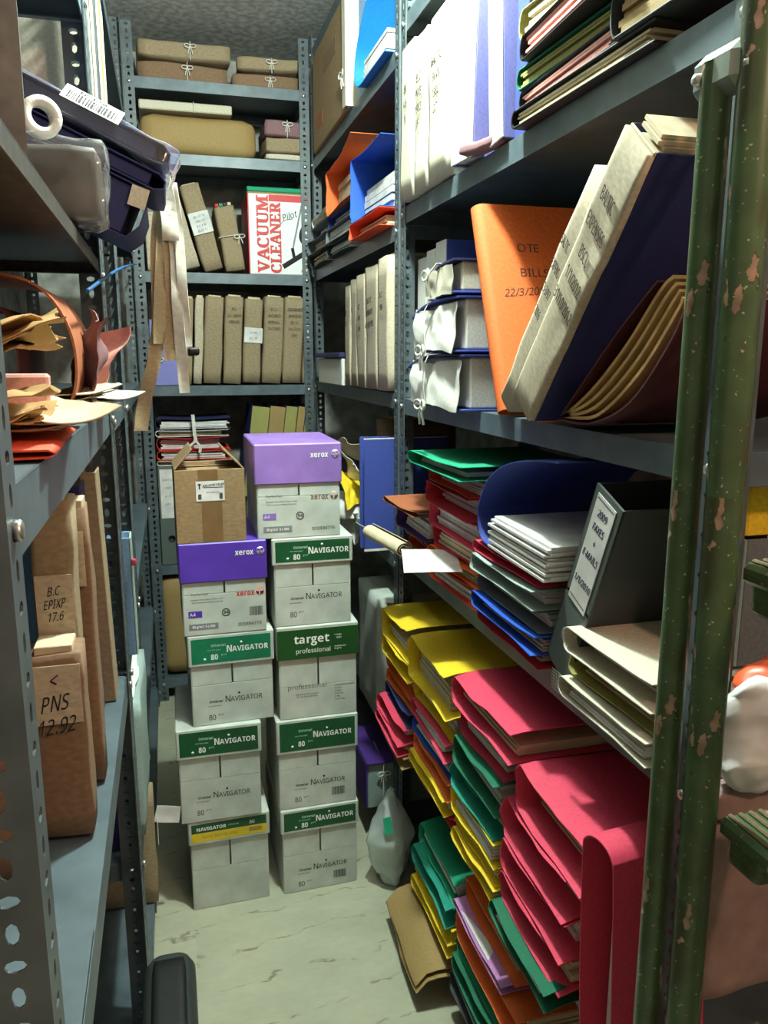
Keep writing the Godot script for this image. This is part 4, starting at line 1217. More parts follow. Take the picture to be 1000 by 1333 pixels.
	part(wc, "printed_mark", lathe([Vector2(0, 0.0008), Vector2(0.012, 0.0008), Vector2(0.012, 0)], 14), M["crimson"], Vector3(0.075, 0.07, 0.128), Vector3(PI / 2, 0, 0))
	# ---- shelf at 0.10
	y = 0.101
	var pf := thing("tied_file", "purple tied file box lying low beside the carton stack", "file", Vector3(0.545, y, -2.30))
	part(pf, "body", cbox(Vector3(0.30, 0.15, 0.24), 0.004), M["pale grey-green"], Vector3(0.15, 0.076, 0.0))
	part(pf, "lid_board", cbox(Vector3(0.31, 0.005, 0.26), 0.001), M["purple"], Vector3(0.15, 0.155, 0.0), Vector3(0, 0, -0.02))
	part(pf, "side_board", cbox(Vector3(0.005, 0.15, 0.25), 0.001), M["purple"], Vector3(-0.004, 0.078, 0.0))
	part(pf, "string", tube([Vector3(0.05, 0.002, 0.124), Vector3(0.05, 0.155, 0.126), Vector3(0.05, 0.163, 0.0)], 0.002, 5), M["cotton"])
	bow(pf, Vector3(0.05, 0.12, 0.128), 0.022)
	# bag on the floor at the foot of the post
	var pb := thing("plastic_bag", "translucent plastic bag with green print slumped at the post's foot", "bag", Vector3(0.560, 0.002, -1.965))
	part(pb, "skin", bag(Vector3(0.058, 0.30, 0.070), 0.018, 71.0, 30, 0.35), M["thin bag"])
	part(pb, "contents", bag(Vector3(0.042, 0.21, 0.050), 0.012, 73.0, 18, 0.6), M["pale grey-green"], Vector3(0, 0.004, 0))
	part(pb, "printed_mark", crumple(0.022, 0.045, 0.004, 75.0, 6), M["green"], Vector3(-0.025, 0.215, 0.058), Vector3(1.2, 0.3, 0.5))

func build_back() -> void:
	var zf := -3.408
	# ---- shelf at 2.56: tied parcels under the ceiling
	var y := 2.561
	var g := "brown parcels on the top back shelf"
	parcel("brown paper parcel on the top shelf, under another tied parcel", Vector3(0.35, 0.075, 0.28), Vector3(0.125, y, -3.60), "dark kraft", g, 1.0)
	parcel("brown paper parcel on top of another parcel under ceiling", Vector3(0.36, 0.062, 0.28), Vector3(0.130, y + 0.090, -3.60), "kraft", g, 2.0, 0.012, true, 0.06)
	parcel("low brown paper parcel on the top shelf beside the tan carton", Vector3(0.275, 0.055, 0.28), Vector3(0.455, y, -3.60), "dark kraft", g, 3.0)
	parcel("tilted kraft parcel topping the low parcel on the top shelf", Vector3(0.26, 0.050, 0.28), Vector3(0.475, y + 0.070, -3.60), "kraft", g, 4.0, 0.012, true, -0.08)
	# ---- shelf at 2.29
	y = 2.291
	parcel("long fat brown paper parcel lying on the upper back shelf", Vector3(0.46, 0.150, 0.27), Vector3(0.178, y, -3.575), "tan", "", 5.0, 0.045, false)
	var cs := thing("cream_folder", "flat cream folder tied with string on the fat brown parcel", "folder", Vector3(0.13, y + 0.166, -3.575))
	part(cs, "cover", cbox(Vector3(0.36, 0.034, 0.26), 0.004), M["cream"], Vector3(0, 0.018, 0))
	string_round(cs, 0, 0, 0.0, 0.037, -0.133, 0.133, "x", 0.03)
	g = "small bundle beside the fat parcel"
	var q := [["cream", 0.022, "thin cream bundle lying under pink bundle at the back right"], ["kraft", 0.055, "kraft bundle between the thin cream and pink bundles"], ["pink", 0.060, "dusty pink bundle with white tie beside the fat brown parcel"]]
	var yy := y
	for i in 3:
		var o := parcel(q[i][2], Vector3(0.165, q[i][1], 0.26), Vector3(0.520, yy, -3.55), q[i][0] if i != 2 else "mauve", g, 9.0 + i, 0.006, i == 2)
		yy += q[i][1] + 0.007
	# ---- shelf at 1.84
	y = 1.841
	g = "kraft bundles leaning beside the appliance box"
	kraft_file("kraft bundle half hidden behind the hanging cloth straps", g, Vector3(-0.05, y, zf - 0.01), 0, 0.05, 0.22, 0.26, "pale kraft", 0.0, 21.0)
	kraft_file("wide kraft bundle beside the hanging straps, leaning on labelled bundle", g, Vector3(0.075, y, zf - 0.02), 0, 0.085, 0.30, 0.26, "pale kraft", 0.26, 22.0)
	var k := kraft_file("tall leaning kraft bundle wrapped with a white written label", g, Vector3(0.178, y, zf), 0, 0.078, 0.335, 0.26, "kraft", 0.27, 23.0)
	label_card(k, 0.081, 0.085, Vector3(0.039, 0.185, 0.006))
	scribble(k, ["20 x 51 12", "1990 1/7", "B.C. K M", "BLOC 12"], 0.009, 0.018, Vector3(0.039, 0.21, 0.0072), "ink")
	var k2 := kraft_file("short kraft bundle tied with string leaning beside the appliance box", g, Vector3(0.262, y, zf + 0.005), 0, 0.078, 0.255, 0.24, "kraft", 0.16, 24.0)
	string_round(k2, -0.004, 0.082, 0, 0, -0.245, 0.006, "y", 0.135)
	bow(k2, Vector3(0.078, 0.13, 0.008), 0.022)
	for i in 4:
		part(k2, "leaf", cbox(Vector3(0.014, 0.012, 0.2), 0.001), M[["red", "green", "charcoal", "old paper"][i]], Vector3(0.012 + 0.017 * i, 0.262, -0.11))
	# appliance box with printed front
	var b := thing("appliance_box", "white and red vacuum cleaner box on the back shelf", "box", Vector3(0.484, y, -3.543))
	var w := 0.25; var h := 0.318; var d := 0.27
	part(b, "body", cbox(Vector3(w, h, d), 0.003), M["print white"], Vector3(0, h * 0.5, 0))
	var z := d * 0.5 + 0.0006
	part(b, "printed_band", cbox(Vector3(w * 0.66, 0.026, 0.001), 0.0), M["print red"], Vector3(w * 0.165, h - 0.016, z))
	part(b, "printed_band", cbox(Vector3(0.004, h, d), 0.0), M["print red"], Vector3(-w * 0.5 - 0.0008, h * 0.5, 0))
	var zq := 0.0
	for qx in [-0.0011, 0.0011]:
		for qy in [-0.0011, 0.0011]:
			zq += 0.0006
			fit(b, "VACUUM", 0.048, h * 0.95, M["print red"], Vector3(-w * 0.275 + qx, h * 0.025 + qy, z + zq), Vector3(0, 0, PI / 2), "Droid Serif", true)
			fit(b, "CLEANER", 0.044, h * 0.87, M["print red"], Vector3(-w * 0.065 + qx, h * 0.025 + qy, z + zq), Vector3(0, 0, PI / 2), "Droid Serif", true)
	text(b, "Pilot", 0.027, M["ink"], Vector3(w * 0.175, h * 0.74, z + 0.0004), Vector3(0, 0, 0.28), "Droid Sans", false, 0.85, 0.15)
	part(b, "printed_wand", tube([Vector3(w * 0.38, h * 0.88, 0), Vector3(w * 0.21, h * 0.30, 0)], 0.0035, 6), M["print grey"], Vector3(0, 0, z)).scale = Vector3(1, 1, 0.08)
	part(b, "printed_head", tube([Vector3(w * 0.05, h * 0.10, 0), Vector3(w * 0.46, h * 0.30, 0)], 0.010, 6), M["ink"], Vector3(0, 0, z)).scale = Vector3(1, 1, 0.08)
	part(b, "printed_head", tube([Vector3(w * 0.21, h * 0.34, 0), Vector3(w * 0.24, h * 0.22, 0)], 0.007, 6), M["ink"], Vector3(0, 0, z)).scale = Vector3(1, 1, 0.08)
	part(b, "printed_hose", tube(spline([Vector3(w * 0.49, h * 0.66, 0), Vector3(w * 0.38, h * 0.58, 0), Vector3(w * 0.35, h * 0.47, 0), Vector3(w * 0.42, h * 0.38, 0), Vector3(w * 0.49, h * 0.37, 0)], 5), 0.006, 6), M["ink"], Vector3(0, 0, z)).scale = Vector3(1, 1, 0.08)
	part(b, "printed_swoosh", tube(spline([Vector3(w * 0.02, h * 0.63, 0), Vector3(w * 0.1, h * 0.685, 0), Vector3(w * 0.22, h * 0.70, 0)], 4), 0.0012, 5), M["ink"], Vector3(0, 0, z)).scale = Vector3(1, 1, 0.08)
	text(b, "Pilot", 0.011, M["print red"], Vector3(w * 0.42, h * 0.055, z + 0.0004), Vector3.ZERO, "Droid Sans", true, 1.0, 0.2)
	var gf := thing("green_folder", "flat green folder lying on the printed appliance box", "folder", Vector3(0.478, y + h + 0.001, -3.545))
	part(gf, "lower_sheet", cbox(Vector3(0.24, 0.008, 0.25), 0.002), M["tan"], Vector3(0, 0.004, 0))
	part(gf, "cover", cbox(Vector3(0.235, 0.018, 0.25), 0.003), M["green"], Vector3(-0.004, 0.0175, 0.004))
	# ---- shelf at 1.385: row of kraft files
	y = 1.386
	g = "row of kraft files on the back shelf"
	var lv := standing_file("lavender_file", "lavender board file tied with white string beside the kraft row", "", Vector3(-0.055, y, zf), 0, 0.115, 0.265, 0.27, "olive", "lavender", 0.0)
	part(lv, "string", tube([Vector3(0.02, 0.11, 0.003), Vector3(0.112, 0.112, 0.003)], 0.0018, 5), M["cotton"])
	bow(lv, Vector3(0.022, 0.105, 0.005), 0.026)
	var data := [[0.078, 0.036, 0.350, -0.07, "kraft"], [0.1155, 0.036, 0.355, -0.07, "pale kraft"], [0.153, 0.074, 0.355, -0.07, "kraft"], [0.230, 0.074, 0.358, -0.07, "kraft"], [0.307, 0.074, 0.35, -0.07, "kraft"], [0.384, 0.080, 0.358, -0.07, "kraft"], [0.467, 0.080, 0.358, -0.07, "kraft"], [0.548, 0.022, 0.340, -0.07, "kraft"]]
	var words := [[], [], [], ["B.C.", "G.C. BANK", "1992/93"], [], ["B.C.C.", "INCOMES", "PAYROLL", "31/12/93"], ["INSURANCE", "INVOICES", "B.C.C.", "1/1-31/12", "1993"], []]
	var lab := ["thin kraft file touching the lavender file", "thin pale kraft file second from the lavender file", "plain kraft file third from the lavender file", "kraft file with writing fourth from the lavender file", "bulging kraft file with a white taped label band", "kraft file with four handwritten lines in the back row", "kraft file with five handwritten lines in the back row", "narrow kraft file with white label at the row's end"]
	for i in data.size():
		var e: Array = data[i]
		var o := kraft_file(lab[i], g, Vector3(e[0] + 0.0045 * i - 0.012, y, zf - 0.004), 0, e[1], e[2], 0.27, e[4], e[3], 41.0 + i)
		if words[i].size() > 0: scribble(o, words[i], 0.012, 0.027, Vector3(e[1] * 0.5, e[2] - 0.05, 0.006), "ink", Vector3.ZERO, 0.75)
		if i == 4 or i == 7:
			label_card(o, e[1] + 0.002, 0.062, Vector3(e[1] * 0.5, 0.20 if i == 4 else 0.215, 0.0055))
			scribble(o, ["1/1/92", "B.C. 36"] if i == 4 else ["SUM", "8/92"], 0.010, 0.022, Vector3(e[1] * 0.5, 0.21 if i == 4 else 0.225, 0.0068), "ink", Vector3.ZERO, 0.75)
	# ---- shelf at 0.62: lever-arch binders carrying a pile, and leaning files
	y = 0.621
	g = "lever-arch binders low on the back shelf"
	for i in 4:
		var o := standing_file("lever_arch_binder", ["grey lever-arch binder with long white label beside the brown box", "grey lever-arch binder second in row behind the brown box", "grey lever-arch binder third in row behind the brown box", "grey lever-arch binder fourth in row behind the brown box"][i], g, Vector3(-0.056 + 0.079 * i, y, zf), 0, 0.076, 0.425, 0.27, "binder cloth", "binder grey", 0.0)
		var lc := label_card(o, 0.060, 0.21, Vector3(0.038, 0.31, 0.0018))
		scribble(lc, ["TAMEIO", "1996", "A - K", "ARX."], 0.011, 0.035, Vector3(0, 0.06, 0.0008), "faint ink")
		part(o, "finger_ring", lathe([Vector2(0.0, 0.0), Vector2(0.011, 0.0), Vector2(0.011, 0.002), Vector2(0.015, 0.002), Vector2(0.015, 0.0)], 18), M["black plastic"], Vector3(0.045, 0.115, 0.0012), Vector3(PI / 2, 0, 0))
	pile([["white", 0.022, 0.8, 0.0], ["vermilion", 0.040, 0.8, 0.0], ["red", 0.055, 0.8, 0.0], ["white", 0.028, 0.8, 0.0], ["navy", 0.050, 0.7, 0.0]], Vector3(-0.052, 1.050, zf - 0.002), 0.0, 0.31, 0.27, "on the grey lever-arch binders", "tied folders on the back shelf")
	var tie := thing("cloth_tie", "white cloth tie wound round the red and navy folder pile", "ribbon", Vector3(0.09, 1.048, zf + 0.03))
	part(tie, "strip", ribbon([Vector3(0.01, 0.215, -0.05), Vector3(0.01, 0.205, 0.0), Vector3(0.012, 0.15, 0.006), Vector3(0.016, 0.11, 0.008), Vector3(-0.02, 0.08, 0.01), Vector3(-0.05, 0.05, 0.012)], Vector3(1, 0, 0), 0.014, 0.0015), M["cotton"])
	part(tie, "strip", ribbon([Vector3(0.016, 0.11, 0.008), Vector3(0.035, 0.085, 0.012), Vector3(0.03, 0.06, 0.014)], Vector3(1, 0, 0), 0.012, 0.0015), M["cotton"])
	parcel("brown parcel low on the back shelf carrying leaning files", Vector3(0.29, 0.26, 0.27), Vector3(0.455, y, -3.56), "kraft", "", 15.0, 0.01, false)
	g = "olive and blue files leaning at the back"
	var fx := [0.300, 0.378, 0.446, 0.499, 0.534]
	var fc := [["royal blue", "olive"], ["navy", "tan"], ["royal blue", "olive"], ["charcoal", "tan"], ["royal blue", "olive"]]
	var fl := ["blue file with olive spine leaning farthest from the blue board file", "navy file with tan spine leaning between two olive-spined files", "blue file with olive spine second from the corner post", "thin charcoal file with tan spine near the corner post", "thin blue file with olive spine at the corner post"]
	for i in 5:
		standing_file("leaning_file", fl[i], g, Vector3(fx[i], y + 0.274, zf - 0.005), 0, [0.075, 0.065, 0.05, 0.032, 0.024][i], 0.395, 0.26, fc[i][0], fc[i][1], -0.13)
	# ---- shelf at 0.10
	parcel("rounded tan parcel low behind the left carton stack", Vector3(0.20, 0.46, 0.25), Vector3(0.02, 0.101, -3.54), "tan", "", 16.0, 0.05, false)

func build_left() -> void:
	# ---- shelf at 1.655 (tray above eye level)
	var y := 1.666
	var pk := thing("wrapped_package", "brown package in shiny clear film at the left shelf edge", "package", Vector3(-0.230, y + 0.004, -1.215))
	part(pk, "contents", softbox(Vector3(0.31, 0.098, 0.125), 0.005, 81.0, 500.0, 9, 0.012), M["dusky wrap"], Vector3(0, 0.056, 0))
	part(pk, "film", softbox(Vector3(0.325, 0.106, 0.135), 0.009, 83.0, 1400.0, 20, 0.012), M["film"], Vector3(0, 0.058, 0))
	var tr := thing("tape_roll", "roll of white tape standing on the film-wrapped package", "tape", Vector3(-0.145, y + 0.122, -1.215), Vector3(0, 0.4, 0))
	part(tr, "roll", lathe([Vector2(0.014, -0.01), Vector2(0.014, 0.01), Vector2(0.026, 0.01), Vector2(0.027, 0.0), Vector2(0.026, -0.01), Vector2(0.014, -0.01)], 26), M["white"], Vector3(0, 0.028, 0), Vector3(PI / 2, 0, 0))
	parcel("dull brown parcel under the navy files on the left shelf", Vector3(0.26, 0.07, 0.17), Vector3(-0.33, y, -1.40), "dark kraft", "", 17.0, 0.01, false)
	# navy files sloping out over the aisle
	var g := "navy files sloping out from the left shelf"
	var base := Transform3D(Basis.from_euler(Vector3(0, 0, -0.42)), Vector3(-0.035, 1.672, -1.484))
	for i in 3:
		var o := thing("navy_file", ["navy file with white stub label, lowest of three sloping files", "navy file between two navy files sloping over the aisle", "navy file in clear film with bar code, topmost of three"][i], "file", Vector3.ZERO, Vector3.ZERO, g)
		var t: float = [0.078, 0.026, 0.028][i]
		var off: float = [0.0, 0.082, 0.120][i]
		o.transform = base * Transform3D(Basis.IDENTITY, Vector3(-0.34 + [0.0, 0.012, 0.004][i], off, 0))
		part(o, "cover", sheet([Vector2(0.0, t - 0.001), Vector2(0.17, t - 0.001), Vector2(0.325, t - 0.001), Vector2(0.337, t * 0.7), Vector2(0.338, t * 0.3), Vector2(0.325, 0.001), Vector2(0.17, 0.001), Vector2(0.0, 0.001)], 0.002, 0.185), M["navy"], Vector3(0, 0, 0.185))
		part(o, "papers", cbox(Vector3(0.31, t - 0.008, 0.17), 0.001), M["navy"], Vector3(0.16, t * 0.5, 0.0925))
		if i == 0:
			label_card(o, 0.026, 0.030, Vector3(0.322, 0.062, 0.1865), "cream", Vector3(0, 0, 0.1))
		if i == 2:
			part(o, "film", softbox(Vector3(0.36, t + 0.008, 0.197), 0.006, 91.0, 1400.0, 18, 0.006), M["film"], Vector3(0.165, t * 0.5, 0.0925))
			var lc := part(o, "sticker", cbox(Vector3(0.085, 0.034, 0.001), 0.0), M["paper"], Vector3(0.215, t + 0.006, 0.181), Vector3(-0.75, 0, 0))
			barcode(lc, Vector3(0, -0.004, 0.0009), 0.07, 0.018)
			text(lc, "5 201 307 441", 0.005, M["ink"], Vector3(0, 0.011, 0.0009))
	# blue file standing behind, its cover to the doorway
	standing_file("blue_file", "tall blue file standing upright behind the sloping navy files", "", Vector3(-0.205, y + 0.086, -1.487), LY, 0.030, 0.30, 0.26, "royal blue", "sky blue", 0.0)
	# grey board near the doorway post
	var gb := thing("cardboard_sheet", "stained grey-brown cardboard sheet propped at the left shelf's near end", "cardboard", Vector3(-0.108, y, -0.80), Vector3(0, 0.1, 0))
	part(gb, "sheet", softbox(Vector3(0.28, 0.40, 0.006), 0.003, 95.0, 500.0, 8, 0.002), M["stained card"], Vector3(-0.14, 0.205, 0))
	# upright files beyond the post
	y = 1.931
	g = "thin upright files past the left slotted post"
	var tc := ["cream", "charcoal", "white", "yellow", "white"]
	for i in 5:
		standing_file("upright_file", ["thin cream file standing right past the slotted post", "charcoal file between the cream and white upright files", "white upright file beside the charcoal file", "bright yellow upright file between white files", "white upright file past the yellow file"][i], g, Vector3(-0.095, y, -1.60 - 0.078 * i), LY, [0.04, 0.07, 0.072, 0.06, 0.06][i], [0.23, 0.36, 0.40, 0.33, 0.30][i], 0.28, tc[i], tc[i], 0.0)
	# hanging straps
	var s := thing("cloth_straps", "bundle of cream cloth straps hanging down from the navy files", "straps", Vector3(0.015, 1.795, -1.545))
	part(s, "strap", ribbon(spline([Vector3(-0.005, 0.0, 0), Vector3(-0.018, -0.10, 0.003), Vector3(-0.022, -0.22, 0), Vector3(-0.035, -0.30, 0.004), Vector3(-0.055, -0.37, 0), Vector3(-0.066, -0.43, 0.004)], 4), Vector3(1, 0, 0), 0.026, 0.002), M["strap tan"])
	part(s, "strap", ribbon(spline([Vector3(0.0, 0.0, 0.008), Vector3(-0.010, -0.10, 0.01), Vector3(-0.018, -0.18, 0.012), Vector3(-0.024, -0.27, 0.01)], 4), Vector3(1, 0, 0), 0.022, 0.002), M["tape cotton"])
	part(s, "strap", ribbon(spline([Vector3(0.005, 0.01, 0.012), Vector3(0.004, -0.10, 0.016), Vector3(0.002, -0.20, 0.014), Vector3(-0.006, -0.30, 0.012)], 4), Vector3(1, 0, 0), 0.024, 0.002), M["strap tan"])
	part(s, "strap", ribbon(spline([Vector3(0.010, 0.01, 0.018), Vector3(0.012, -0.10, 0.02), Vector3(0.012, -0.22, 0.022), Vector3(0.017, -0.36, 0.018)], 4), Vector3(1, 0, 0), 0.020, 0.002), M["cotton"])
	part(s, "strap", ribbon(spline([Vector3(0.012, 0.01, 0.02), Vector3(0.020, -0.08, 0.024), Vector3(0.022, -0.18, 0.024), Vector3(0.026, -0.275, 0.02)], 4), Vector3(1, 0, 0), 0.018, 0.002), M["cotton"])
	part(s, "strap", ribbon(spline([Vector3(-0.004, 0.02, 0.02), Vector3(0.004, -0.04, 0.03), Vector3(0.006, -0.09, 0.028)], 4), Vector3(1, 0, 0), 0.03, 0.002), M["cotton"])
	part(s, "black_knot", softbox(Vector3(0.022, 0.016, 0.016), 0.006, 97.0, 1200.0, 6, 0.005), M["black plastic"], Vector3(0.036, -0.285, 0.018))
	var bc := thing("washing_line", "thin blue line stretched between the left slotted posts", "line", Vector3.ZERO)
	part(bc, "strand", tube(spline([Vector3(-0.093, 1.585, -1.12), Vector3(-0.085, 1.643, -1.5), Vector3(-0.082, 1.72, -2.1), Vector3(-0.090, 1.86, -3.35)], 5), 0.0028, 6), M["blue cord"])

	# ---- shelf at 1.415: loose papers
	y = 1.416
	var ef := thing("brown_wallet", "gaping brown card wallet lying on its side on left shelf", "folder", Vector3(-0.150, y, -1.15))
	part(ef, "outer_sheet", sheet(spline([Vector2(-0.12, 0.185), Vector2(-0.06, 0.188), Vector2(0.0, 0.172), Vector2(0.034, 0.12), Vector2(0.038, 0.055), Vector2(0.016, 0.015), Vector2(-0.05, 0.006), Vector2(-0.14, 0.004)], 5), 0.003, 0.24), M["brown"], Vector3(0, 0.0, 0.06))
	part(ef, "inner_sheet", sheet(spline([Vector2(-0.15, 0.14), Vector2(-0.07, 0.15), Vector2(-0.035, 0.13), Vector2(-0.03, 0.06), Vector2(-0.04, 0.02)], 5), 0.003, 0.22), M["maroon"], Vector3(0, 0.0, 0.05))
	part(ef, "torn_leaf", crumple(0.12, 0.16, 0.03, 101.0, 14), M["mauve"], Vector3(0.044, 0.090, -0.06), Vector3(0.1, 0.2, 1.4))
	part(ef, "torn_leaf", crumple(0.09, 0.12, 0.03, 105.0, 14), M["pink"], Vector3(0.050, 0.075, -0.10), Vector3(-0.2, 0.5, 1.2))
	parcel("worn brown bundle at the back of the left shelf by perforated post", Vector3(0.16, 0.15, 0.20), Vector3(-0.40, y, -1.38), "dark kraft", "brown bundles at the back of the left shelf", 161.0, 0.012, false)
	parcel("worn brown bundle behind the gaping wallet on the left shelf", Vector3(0.15, 0.17, 0.24), Vector3(-0.40, y, -1.12), "mauve", "brown bundles at the back of the left shelf", 162.0, 0.012, false)
	parcel("worn brown bundle behind the mauve folder on the left shelf", Vector3(0.17, 0.14, 0.24), Vector3(-0.39, y, -0.82), "dark kraft", "brown bundles at the back of the left shelf", 163.0, 0.012, false)
	var mp := thing("mauve_folder", "rumpled mauve paper folder standing at the left shelf's near part", "folder", Vector3(-0.225, y + 0.006, -0.99))
	part(mp, "cover", softbox(Vector3(0.05, 0.19, 0.14), 0.014, 103.0, 500.0, 10, 0.012), M["mauve"], Vector3(0, 0.10, 0), Vector3(0, 0, 0.16))
	var pbx := thing("pink_box", "small pink cardboard box among the loose papers", "box", Vector3(-0.155, y, -0.985), Vector3(0, 0.1, 0))
	part(pbx, "body", cbox(Vector3(0.05, 0.065, 0.07), 0.003), M["pink"], Vector3(0, 0.033, 0))
	part(pbx, "base_band", cbox(Vector3(0.052, 0.028, 0.072), 0.002), M["crimson"], Vector3(0, 0.014, 0))
	g = "crumpled papers on the left shelf"
	var cl := [["tan leaf", -0.175, 0.092, -0.88, 0.12, 0.16, 0.022, "crumpled tan paper arching over the pink box"], ["tan leaf", -0.165, 0.022, -0.80, 0.10, 0.14, 0.018, "crumpled tan paper lying near the slotted near post"], ["old paper", -0.135, 0.010, -0.92, 0.07, 0.30, 0.006, "flat white sheets spread along the left shelf edge"], ["old paper", -0.150, 0.018, -1.20, 0.10, 0.16, 0.008, "yellowed flat sheets under the gaping brown wallet"], ["white", -0.130, 0.006, -1.36, 0.07, 0.20, 0.002, "pale blank sheets at the far end of the left shelf"]]
	for i in cl.size():
		var e: Array = cl[i]
		var o := thing("loose_papers", e[7], "paper", Vector3(e[1], y + e[2] * 0.0 + 0.001, e[3]), Vector3(0, 0.1 * i - 0.2, 0), g)
		for k in 4:
			part(o, "leaf", crumple(e[4], e[5], e[6], 110.0 + i * 5 + k, 10, 0.002 * k), M[e[0]], Vector3(0.004 * k, e[2] + 0.006 + 0.0035 * k, 0.008 * k), Vector3(0, 0.12 * k, 0.04 * k))
	var of := thing("orange_wallet", "thin orange-red folder sticking out under the white sheets", "folder", Vector3(-0.130, y, -0.77), Vector3(0, 0.04, 0))
	part(of, "cover", sheet([Vector2(-0.20, 0.002), Vector2(-0.05, 0.002), Vector2(0.03, 0.003), Vector2(0.036, 0.006), Vector2(0.03, 0.009), Vector2(-0.2, 0.010)], 0.0016, 0.24), M["vermilion"], Vector3(0, 0, 0.08))
	# ---- shelf at 0.90: kraft envelopes with written labels
	y = 0.901
	g = "kraft envelopes on the left shelf"
	var ee := [[-0.232, -0.90, 0.048, 0.30, "dark kraft", "brown kraft envelope with small white label behind near post", ["S", "2"]], [-0.180, -0.965, 0.062, 0.245, "dark kraft", "brown kraft envelope with a large label in thick black marker", ["<", "PNS", "12.92"]], [-0.175, -1.030, 0.050, 0.42, "kraft", "tall kraft envelope with three-line handwritten label", ["B.C", "EPIXP", "17.6"]], [-0.150, -1.095, 0.038, 0.40, "dark kraft", "narrow kraft envelope with small label beside the dark files", ["L", "2", "1"]]]
	for i in 4:
		var e: Array = ee[i]
		var o := kraft_file(e[5], g, Vector3(e[0], y, e[1]), 0, e[2], e[3], 0.055, e[4], 0.0, 121.0 + i)
		var ly: float = [0.22, 0.195, 0.285, 0.33][i]
		var lw: float = [0.028, 0.060, 0.044, 0.026][i]
		var lh: float = [0.06, 0.075, 0.085, 0.075][i]
		label_card(o, lw, lh, Vector3(e[2] * 0.5, ly, 0.0065), "paper" if i == 0 else "pale kraft")
		var th: float = 0.021 if i == 1 else 0.012
		scribble(o, e[6], th, th * 1.4, Vector3(e[2] * 0.5, ly + lh * 0.26, 0.0075), "ink", Vector3.ZERO, 0.62, 0.2)
	var de := [[-0.165, -1.22, 0.036, 0.39, "maroon", "dark maroon file beyond the labelled kraft envelopes"], [-0.150, -1.30, 0.018, 0.40, "navy", "thin navy file between maroon and kraft files on left shelf"], [-0.140, -1.38, 0.026, 0.41, "kraft", "thin kraft file pressed against the perforated left post"]]
	for e in de:
		standing_file("thin_file", e[5], "dark files by the left post", Vector3(e[0], y, e[1]), 0, e[2], e[3], 0.065, e[4], e[4], 0.02)
	# ---- beyond the post
	var lb := standing_file("pale_board", "pale blue-grey board leaning out past the perforated post", "", Vector3(-0.085, 0.901, -1.60), LY, 0.05, 0.25, 0.24, "sky blue", "pale grey-green", 0.06)
	part(lb, "red_tab", softbox(Vector3(0.008, 0.014, 0.010), 0.001, 131.0, 900.0, 5, 0.004), M["crimson"], Vector3(-0.004, 0.20, 0.004))
	var gp := thing("grey_package", "pale grey paper package on the low left shelf", "package", Vector3(-0.20, 0.471, -1.79))
	part(gp, "wrapping", softbox(Vector3(0.22, 0.31, 0.34), 0.005, 133.0, 500.0, 9, 0.006), M["pale grey-green"], Vector3(0, 0.158, 0))
	part(gp, "top_sheet", crumple(0.19, 0.30, 0.010, 134.0, 10), M["paper"], Vector3(0.005, 0.325, 0.0))
	standing_file("violet_folder", "slim violet folder standing against the pale grey package", "", Vector3(-0.105, 0.471, -1.592), LY, 0.018, 0.37, 0.20, "purple", "purple", 0.0)
	var tk := kraft_file("slim kraft file with written label at the shelving unit's foot", "", Vector3(-0.088, 0.076, -1.935), LY, 0.05, 0.325, 0.20, "kraft", 0.0, 141.0)
	label_card(tk, 0.05, 0.065, Vector3(0.025, 0.20, 0.0065))
	part(tk, "label_tail", crumple(0.045, 0.06, 0.005, 142.0, 8), M["paper"], Vector3(0.03, 0.235, 0.034), Vector3(0.25, 0, PI / 2))
	scribble(tk, ["B.C.", "12/91", "SUM"], 0.010, 0.019, Vector3(0.025, 0.215, 0.0075))
	# bin on the floor
	var bn := thing("plastic_bin", "dark grey plastic bin with rounded lid on the floor", "bin", Vector3(-0.050, 0.0, -1.215))
	part(bn, "body", softbox(Vector3(0.088, 0.33, 0.28), 0.0, 1.0, 500.0, 8, 0.025), M["grey plastic"], Vector3(0, 0.165, 0))
	part(bn, "lid", softbox(Vector3(0.094, 0.085, 0.29), 0.0, 1.0, 500.0, 10, 0.035), M["grey plastic"], Vector3(0, 0.365, 0))
	part(bn, "lid_panel", softbox(Vector3(0.060, 0.02, 0.22), 0.0, 1.0, 500.0, 8, 0.009), M["black plastic"], Vector3(0, 0.402, 0))

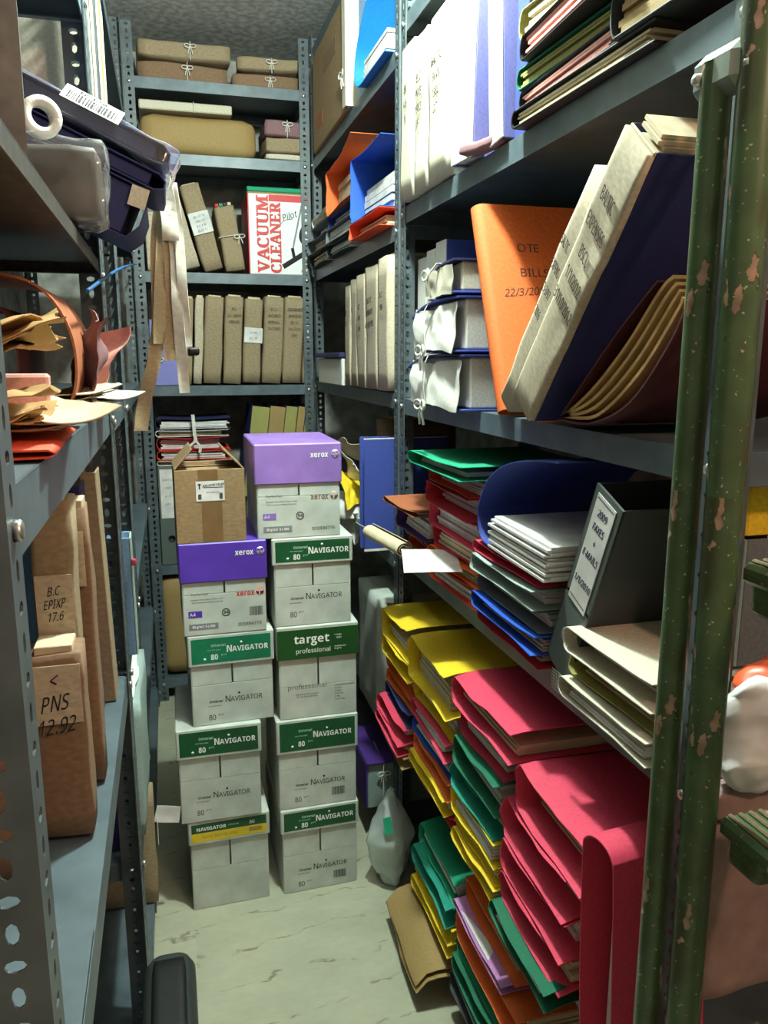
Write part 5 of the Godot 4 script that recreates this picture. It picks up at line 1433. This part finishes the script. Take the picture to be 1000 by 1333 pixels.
func build_ladder() -> void:
	# folded ladder standing side-on: its treads run along the aisle, past the camera's right
	var o := thing("step_ladder", "folded green step ladder with chipped paint in front of shelving", "ladder", Vector3(0.54, 0, -0.66))
	var e: Material = M["enamel"]
	for s in [0.0, 0.36]:
		part(o, "stile", pipe([Vector3(0, 0.0, s), Vector3(0, 0.9, s), Vector3(-0.006, 1.98, s)], 0.0185, 24), M["pipe enamel"])
		part(o, "rear_leg", pipe([Vector3(-0.017, 0.0, s - 0.042), Vector3(-0.017, 0.9, s - 0.042), Vector3(-0.017, 1.775, s - 0.042)], 0.0150, 24), M["pipe enamel"], Vector3.ZERO, Vector3.ZERO)
		part(o, "foot_cap", lathe([Vector2(0, 0), Vector2(0.022, 0.0), Vector2(0.022, 0.03), Vector2(0.019, 0.032)], 16), M["black plastic"], Vector3(0, 0, s))
		var hb := part(o, "hinge_plate", cbox(Vector3(0.030, 0.046, 0.075), 0.012), M["plate zinc"], Vector3(-0.014, 1.765, s - 0.036))
		part(hb, "rivet", lathe([Vector2(0, 0.006), Vector2(0.005, 0.005), Vector2(0.006, 0.0)], 12), M["zinc"], Vector3(-0.004, -0.004, 0.0375), Vector3(PI / 2, 0, 0))
		part(hb, "rivet", lathe([Vector2(0, 0.006), Vector2(0.005, 0.005), Vector2(0.006, 0.0)], 12), M["zinc"], Vector3(-0.015, -0.002, -0.018), Vector3(0, 0, PI / 2))
	for y in [0.16, 0.44, 0.72, 1.00, 1.285]:
		var t := part(o, "tread", cbox(Vector3(0.085, 0.022, 0.34), 0.005), e, Vector3(0.058, y, 0.18))
		for k in 6:
			part(t, "grip_ridge", cbox(Vector3(0.006, 0.004, 0.33), 0.0015), M["wood"], Vector3(-0.032 + 0.0128 * k, 0.0125, 0))
		part(t, "tread_bracket", softbox(Vector3(0.026, 0.040, 0.05), 0.001, y, 500.0, 6, 0.009), e, Vector3(-0.022, -0.024, -0.14))
	part(o, "cross_bar", tube([Vector3(-0.017, 0.3, -0.042), Vector3(-0.017, 0.3, 0.318)], 0.010, 10), e)
	# things stuffed between the ladder and the shelf end
	var wb := thing("carrier_bag", "white carrier bag with orange print stuffed behind the ladder", "bag", Vector3(0.655, 1.005, -0.705))
	part(wb, "skin", bag(Vector3(0.075, 0.135, 0.040), 0.018, 151.0, 30, 0.8), M["bag plastic"])
	part(wb, "printed_band", bag(Vector3(0.052, 0.040, 0.034), 0.012, 153.0, 20, 0.9), M["bag orange"], Vector3(0.016, 0.104, 0.0))
	var rg := thing("paper_sack", "dusty pinkish-brown paper sack hanging behind the ladder treads", "sack", Vector3(0.660, 0.715, -0.712))
	part(rg, "sheet", softbox(Vector3(0.145, 0.25, 0.016), 0.012, 155.0, 500.0, 16, 0.006), M["rag"], Vector3(0, 0.13, 0.0))
	part(rg, "folded_top", softbox(Vector3(0.14, 0.035, 0.036), 0.009, 157.0, 600.0, 12, 0.008), M["rag"], Vector3(0.004, 0.268, 0.0))
	var pn := thing("pen", "purple and red pen lying on the upper ladder tread", "pen", Vector3(0.578, 1.3045, -0.625), Vector3(0, 0.9, 0))
	part(pn, "barrel", tube([Vector3(0.0, 0, 0), Vector3(0.06, 0, 0)], 0.0045, 10), M["purple"])
	part(pn, "cap", tube([Vector3(0.05, 0, 0), Vector3(0.10, 0, 0)], 0.0055, 10), M["red"])
	part(pn, "tip", lathe([Vector2(0, 0), Vector2(0.0045, 0.02)], 10), M["white"], Vector3(-0.02, 0, 0), Vector3(0, 0, -PI / 2))
	standing_file("grey_file_block", "pale grey block of files under the yellow one behind post", "", Vector3(0.715, 1.092, -0.90), RY, 0.07, 0.175, 0.15, "grey", "pale grey-green", 0.0)
	standing_file("yellow_file", "yellow file block on pale grey files behind the perforated post", "", Vector3(0.712, 1.272, -0.90), RY, 0.07, 0.095, 0.15, "yellow", "yellow", 0.0)
